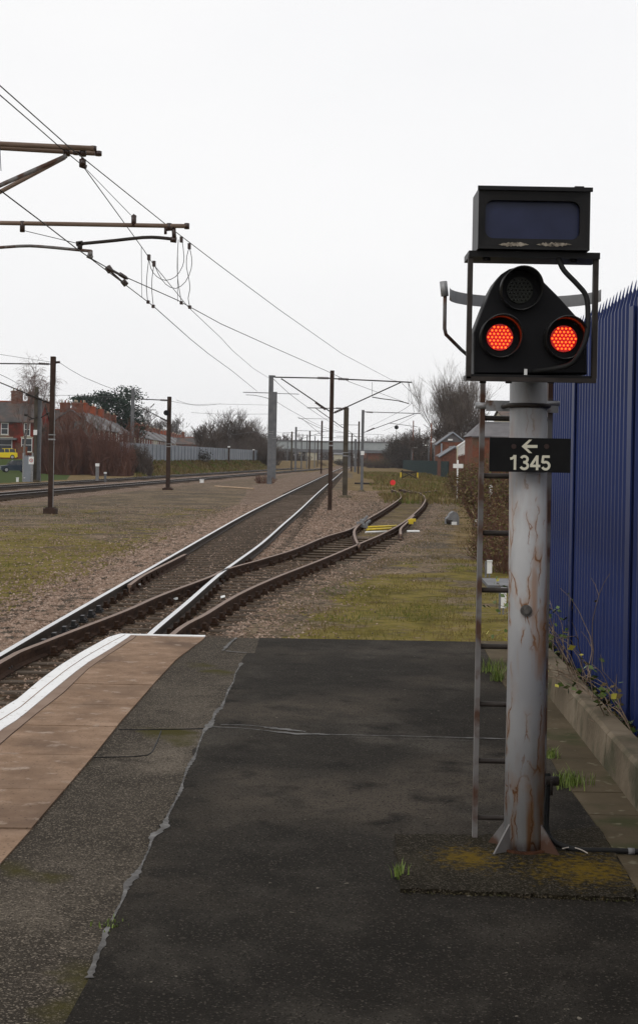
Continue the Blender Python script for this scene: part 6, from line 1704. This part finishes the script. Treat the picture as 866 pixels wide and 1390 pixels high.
# dark evergreen bushes centre right
bush(P(556,620,400).x, 400, GL, 11.2, 8, 11.2, 'dense dark rounded bush before the station left of the poles', 1100, 6500, M['twig'], M['leaf_ivy'], seed=81, lsize=.32, tr=.045, upright=.35)
bush(P(536,620,420).x, 420, GL, 7, 6, 8.6, 'lower dark bush at the right end of the bridge', 500, 2600, M['twig'], M['leaf_ivy'], seed=82, lsize=.32, tr=.03, upright=.35)
bush(P(582,620,320).x, 320, GL, 6.5, 4, 5.4, 'dark bush behind the green fence', 400, 1400, M['twig'], M['leaf_ivy'], seed=83, lsize=.2, tr=.03, upright=.35)
bush(P(513,625,400).x, 400, GL, 9, 5, 3.2, 'green brown scrub under the right end of the bridge', 300, 900, M['twig'], M['leaf_brown'], seed=84, lsize=.25, tr=.04)
bush(P(488,622,470).x, 475, GL, 16, 5, 3.4, 'dark scrub seen beneath the bridge', 300, 900, M['twig'], M['leaf_ivy'], seed=85, lsize=.35, tr=.04)
# right hand bank bushes
rb = [(640,655,95,3.4,3.0,2.6,'brown bramble bush behind the white post'),(655,668,82,3.6,3.4,2.6,'large brown bramble mass left of the ladder top'),(672,690,62,3.4,3,2.7,'olive bramble mass between ladder and pole'),
      (690,700,52,3,3,2.5,'bramble bush behind the signal pole'),(676,740,36,1.6,1.6,1.3,'twiggy bramble low between ladder and pole'),(700,760,32,1.8,1.8,1.5,'bramble hidden mostly by the signal pole'),(630,640,125,3.2,3,2.4,'bramble bush at the end of the green fence'),(668,720,44,1.5,2,1.5,'dry leaf bramble above the twiggy one')]
for i, (px, py, Y, w, d, h, lab) in enumerate(rb):
    x = P(px, py, Y).x; bush(x, Y, gh(x,Y)-.1, w, d, h, lab, 240, 2600 if Y > 50 else 1100, M['twig_red'], M['leaf_brown'], seed=90+i, lsize=.10 if Y > 50 else .06, tr=.012 if Y > 50 else .006, upright=.35, group='brambles on the right bank')
# conifers
def conifer(px, ytop, Y, label, seed, w=5):
    rs = random.Random(seed); x = P(px,560,Y).x; z = 1.3; top = P(px,ytop,Y).z; h = top-z
    r = empty('pine_tree', (x,Y,z), label, 'pine tree', 'pines behind the terrace')
    b = MB(); b.tube([(x,Y,z),(x+.3,Y,z+h*.5),(x,Y,z+h*.95)], [.35,.25,.08], 6); lb_ = MB()
    random.seed(seed)
    for k in range(26):
        t = rs.uniform(.35,1); a = rs.uniform(0,6.28); rr = w*.5*(1.15-t)**.5*rs.uniform(.5,1.1)
        c = Vector((x+math.cos(a)*rr, Y+math.sin(a)*rr, z+h*t-.3)); b.tube([(x,Y,z+h*(t-.08)), c], [.09,.04], 4)
        s = rs.uniform(.5,1.0)*w/6
        for _ in range(120): leaf(lb_, c+Vector((rs.gauss(0,1)*s,rs.gauss(0,1)*s,rs.gauss(0,.45)*s)), .5)
    b.build('trunk', M['bark'], r); lb_.build('crown', M['leaf_dark'], r)
for i, (px, yt, w, lab) in enumerate(((120,534,7,'low dark pine at the left of the pine group'),(143,530,7,'second dark pine from the left above the roofs'),(160,536,7,'wide dark pine behind the blue grey mast'),(172,526,8,'tallest dark pine touching the blue grey mast'),(108,538,5,'small dark pine top behind the orange chimneys'))):
    conifer(px, yt, 300+i*6, lab, 120+i, w)
# far woods
def woods(name, x0, x1, Y, hfun, n, label, m_, tr=.09):
    b = MB(); rs = random.Random(5)
    for _ in range(n):
        x = rs.uniform(x0, x1); h = hfun(x)*rs.uniform(.6,1.05); y = Y+rs.uniform(-12,12); p = Vector((x,y,GL)); q = Vector((x+rs.gauss(0,1), y, GL+h*.6)); e = q+Vector((rs.gauss(0,1.4), 0, h*.4))
        b.tube([p,q,e], [tr*1.5,tr,tr*.5], 3, cap=False)
        for _ in range(4):
            s = q.lerp(e, rs.uniform(-.4,1)); b.tube([s, s+Vector((rs.gauss(0,1.6), rs.gauss(0,1), rs.uniform(.3,2)))], [tr*.6,tr*.3], 3, cap=False)
    tag(b.build(name, m_), label, 'woods', kind='stuff')
Yw = 720
def hw(x):
    px = 433+x/Yw*F
    yt = lint(px, [-100,150,250,340,390,420,480,530,560,640,760,1000], [565,575,590,588,596,606,598,588,596,575,570,570])
    return (HY-yt)/F*Yw + CZ - GL
woods('distant_woods', P(-60,600,Yw).x, P(800,600,Yw).x, Yw, hw, 5200, 'far grey brown wood along the horizon behind the bridge', M['twig'])

# ------------------------------------------------------------------ haze
HAZE = True
if HAZE:
    b = MB(); b.bbox(-700, 700, -80, 1400, -2.5, 60)
    m = bpy.data.materials.new('thin_winter_haze'); ns, ln = nodes(m); ns.remove(ns['Principled BSDF'])
    pv = ns.new('ShaderNodeVolumePrincipled'); pv.inputs['Color'].default_value = (.93,.95,1,1); pv.inputs['Density'].default_value = .00013; pv.inputs['Anisotropy'].default_value = 0
    ln.new(pv.outputs[0], ns['Material Output'].inputs['Volume'])
    tag(b.build('haze', m), kind='stuff')

# ------------------------------------------------------------------ sky, sun, camera
w = bpy.data.worlds.new('World'); scene.world = w; w.use_nodes = True; ns = w.node_tree.nodes; ln = w.node_tree.links
bg = ns['Background']; sky = ns.new('ShaderNodeTexSky'); sky.sky_type = 'NISHITA'; sky.sun_disc = False
EL, AZ = math.radians(42), math.radians(215)
sky.sun_elevation = EL; sky.sun_rotation = AZ; sky.dust_density = 4
# cloud deck hides nearly all of the blue
tc = ns.new('ShaderNodeTexCoord'); n1 = ns.new('ShaderNodeTexNoise'); n1.inputs['Scale'].default_value = 1.6; n1.inputs['Detail'].default_value = 4
mp = ns.new('ShaderNodeMapping'); mp.inputs['Scale'].default_value = (1,1,3); ln.new(tc.outputs['Generated'], mp.inputs[0]); ln.new(mp.outputs[0], n1.inputs[0])
cr_ = ramp(ns, [(.3,(9.5,9.5,9.65)),(.7,(10.2,10.15,10.15))]); ln.new(n1.outputs[0], cr_.inputs[0])
mx = ns.new('ShaderNodeMix'); mx.data_type = 'RGBA'; mx.inputs[0].default_value = .95; ln.new(sky.outputs[0], mx.inputs[6]); ln.new(cr_.outputs[0], mx.inputs[7])
ln.new(mx.outputs[2], bg.inputs[0]); bg.inputs[1].default_value = .10
sd = bpy.data.lights.new('sun', 'SUN'); sd.energy = .6; sd.angle = math.radians(25); sd.color = (1,.97,.93)
so = bpy.data.objects.new('sun', sd); COL.objects.link(so)
sdir = Vector((math.sin(AZ)*math.cos(EL), math.cos(AZ)*math.cos(EL), math.sin(EL)))
so.rotation_euler = sdir.to_track_quat('Z', 'Y').to_euler()
cam = bpy.data.cameras.new('camera'); co = bpy.data.objects.new('camera', cam); COL.objects.link(co); scene.camera = co
co.location = (0,0,CZ); co.rotation_euler = (Matrix.Rotation(math.pi/2, 3, 'X') @ Matrix.Rotation(ROLL, 3, 'Z')).to_euler()
cam.sensor_width = 36; cam.sensor_fit = 'AUTO'; cam.lens = 36*F/1390; cam.shift_y = -(695-HY)/1390; cam.clip_end = 6000; cam.clip_start = .05
scene.view_settings.view_transform = 'Standard'; scene.view_settings.look = 'None'; scene.view_settings.exposure = 0; scene.view_settings.gamma = 1
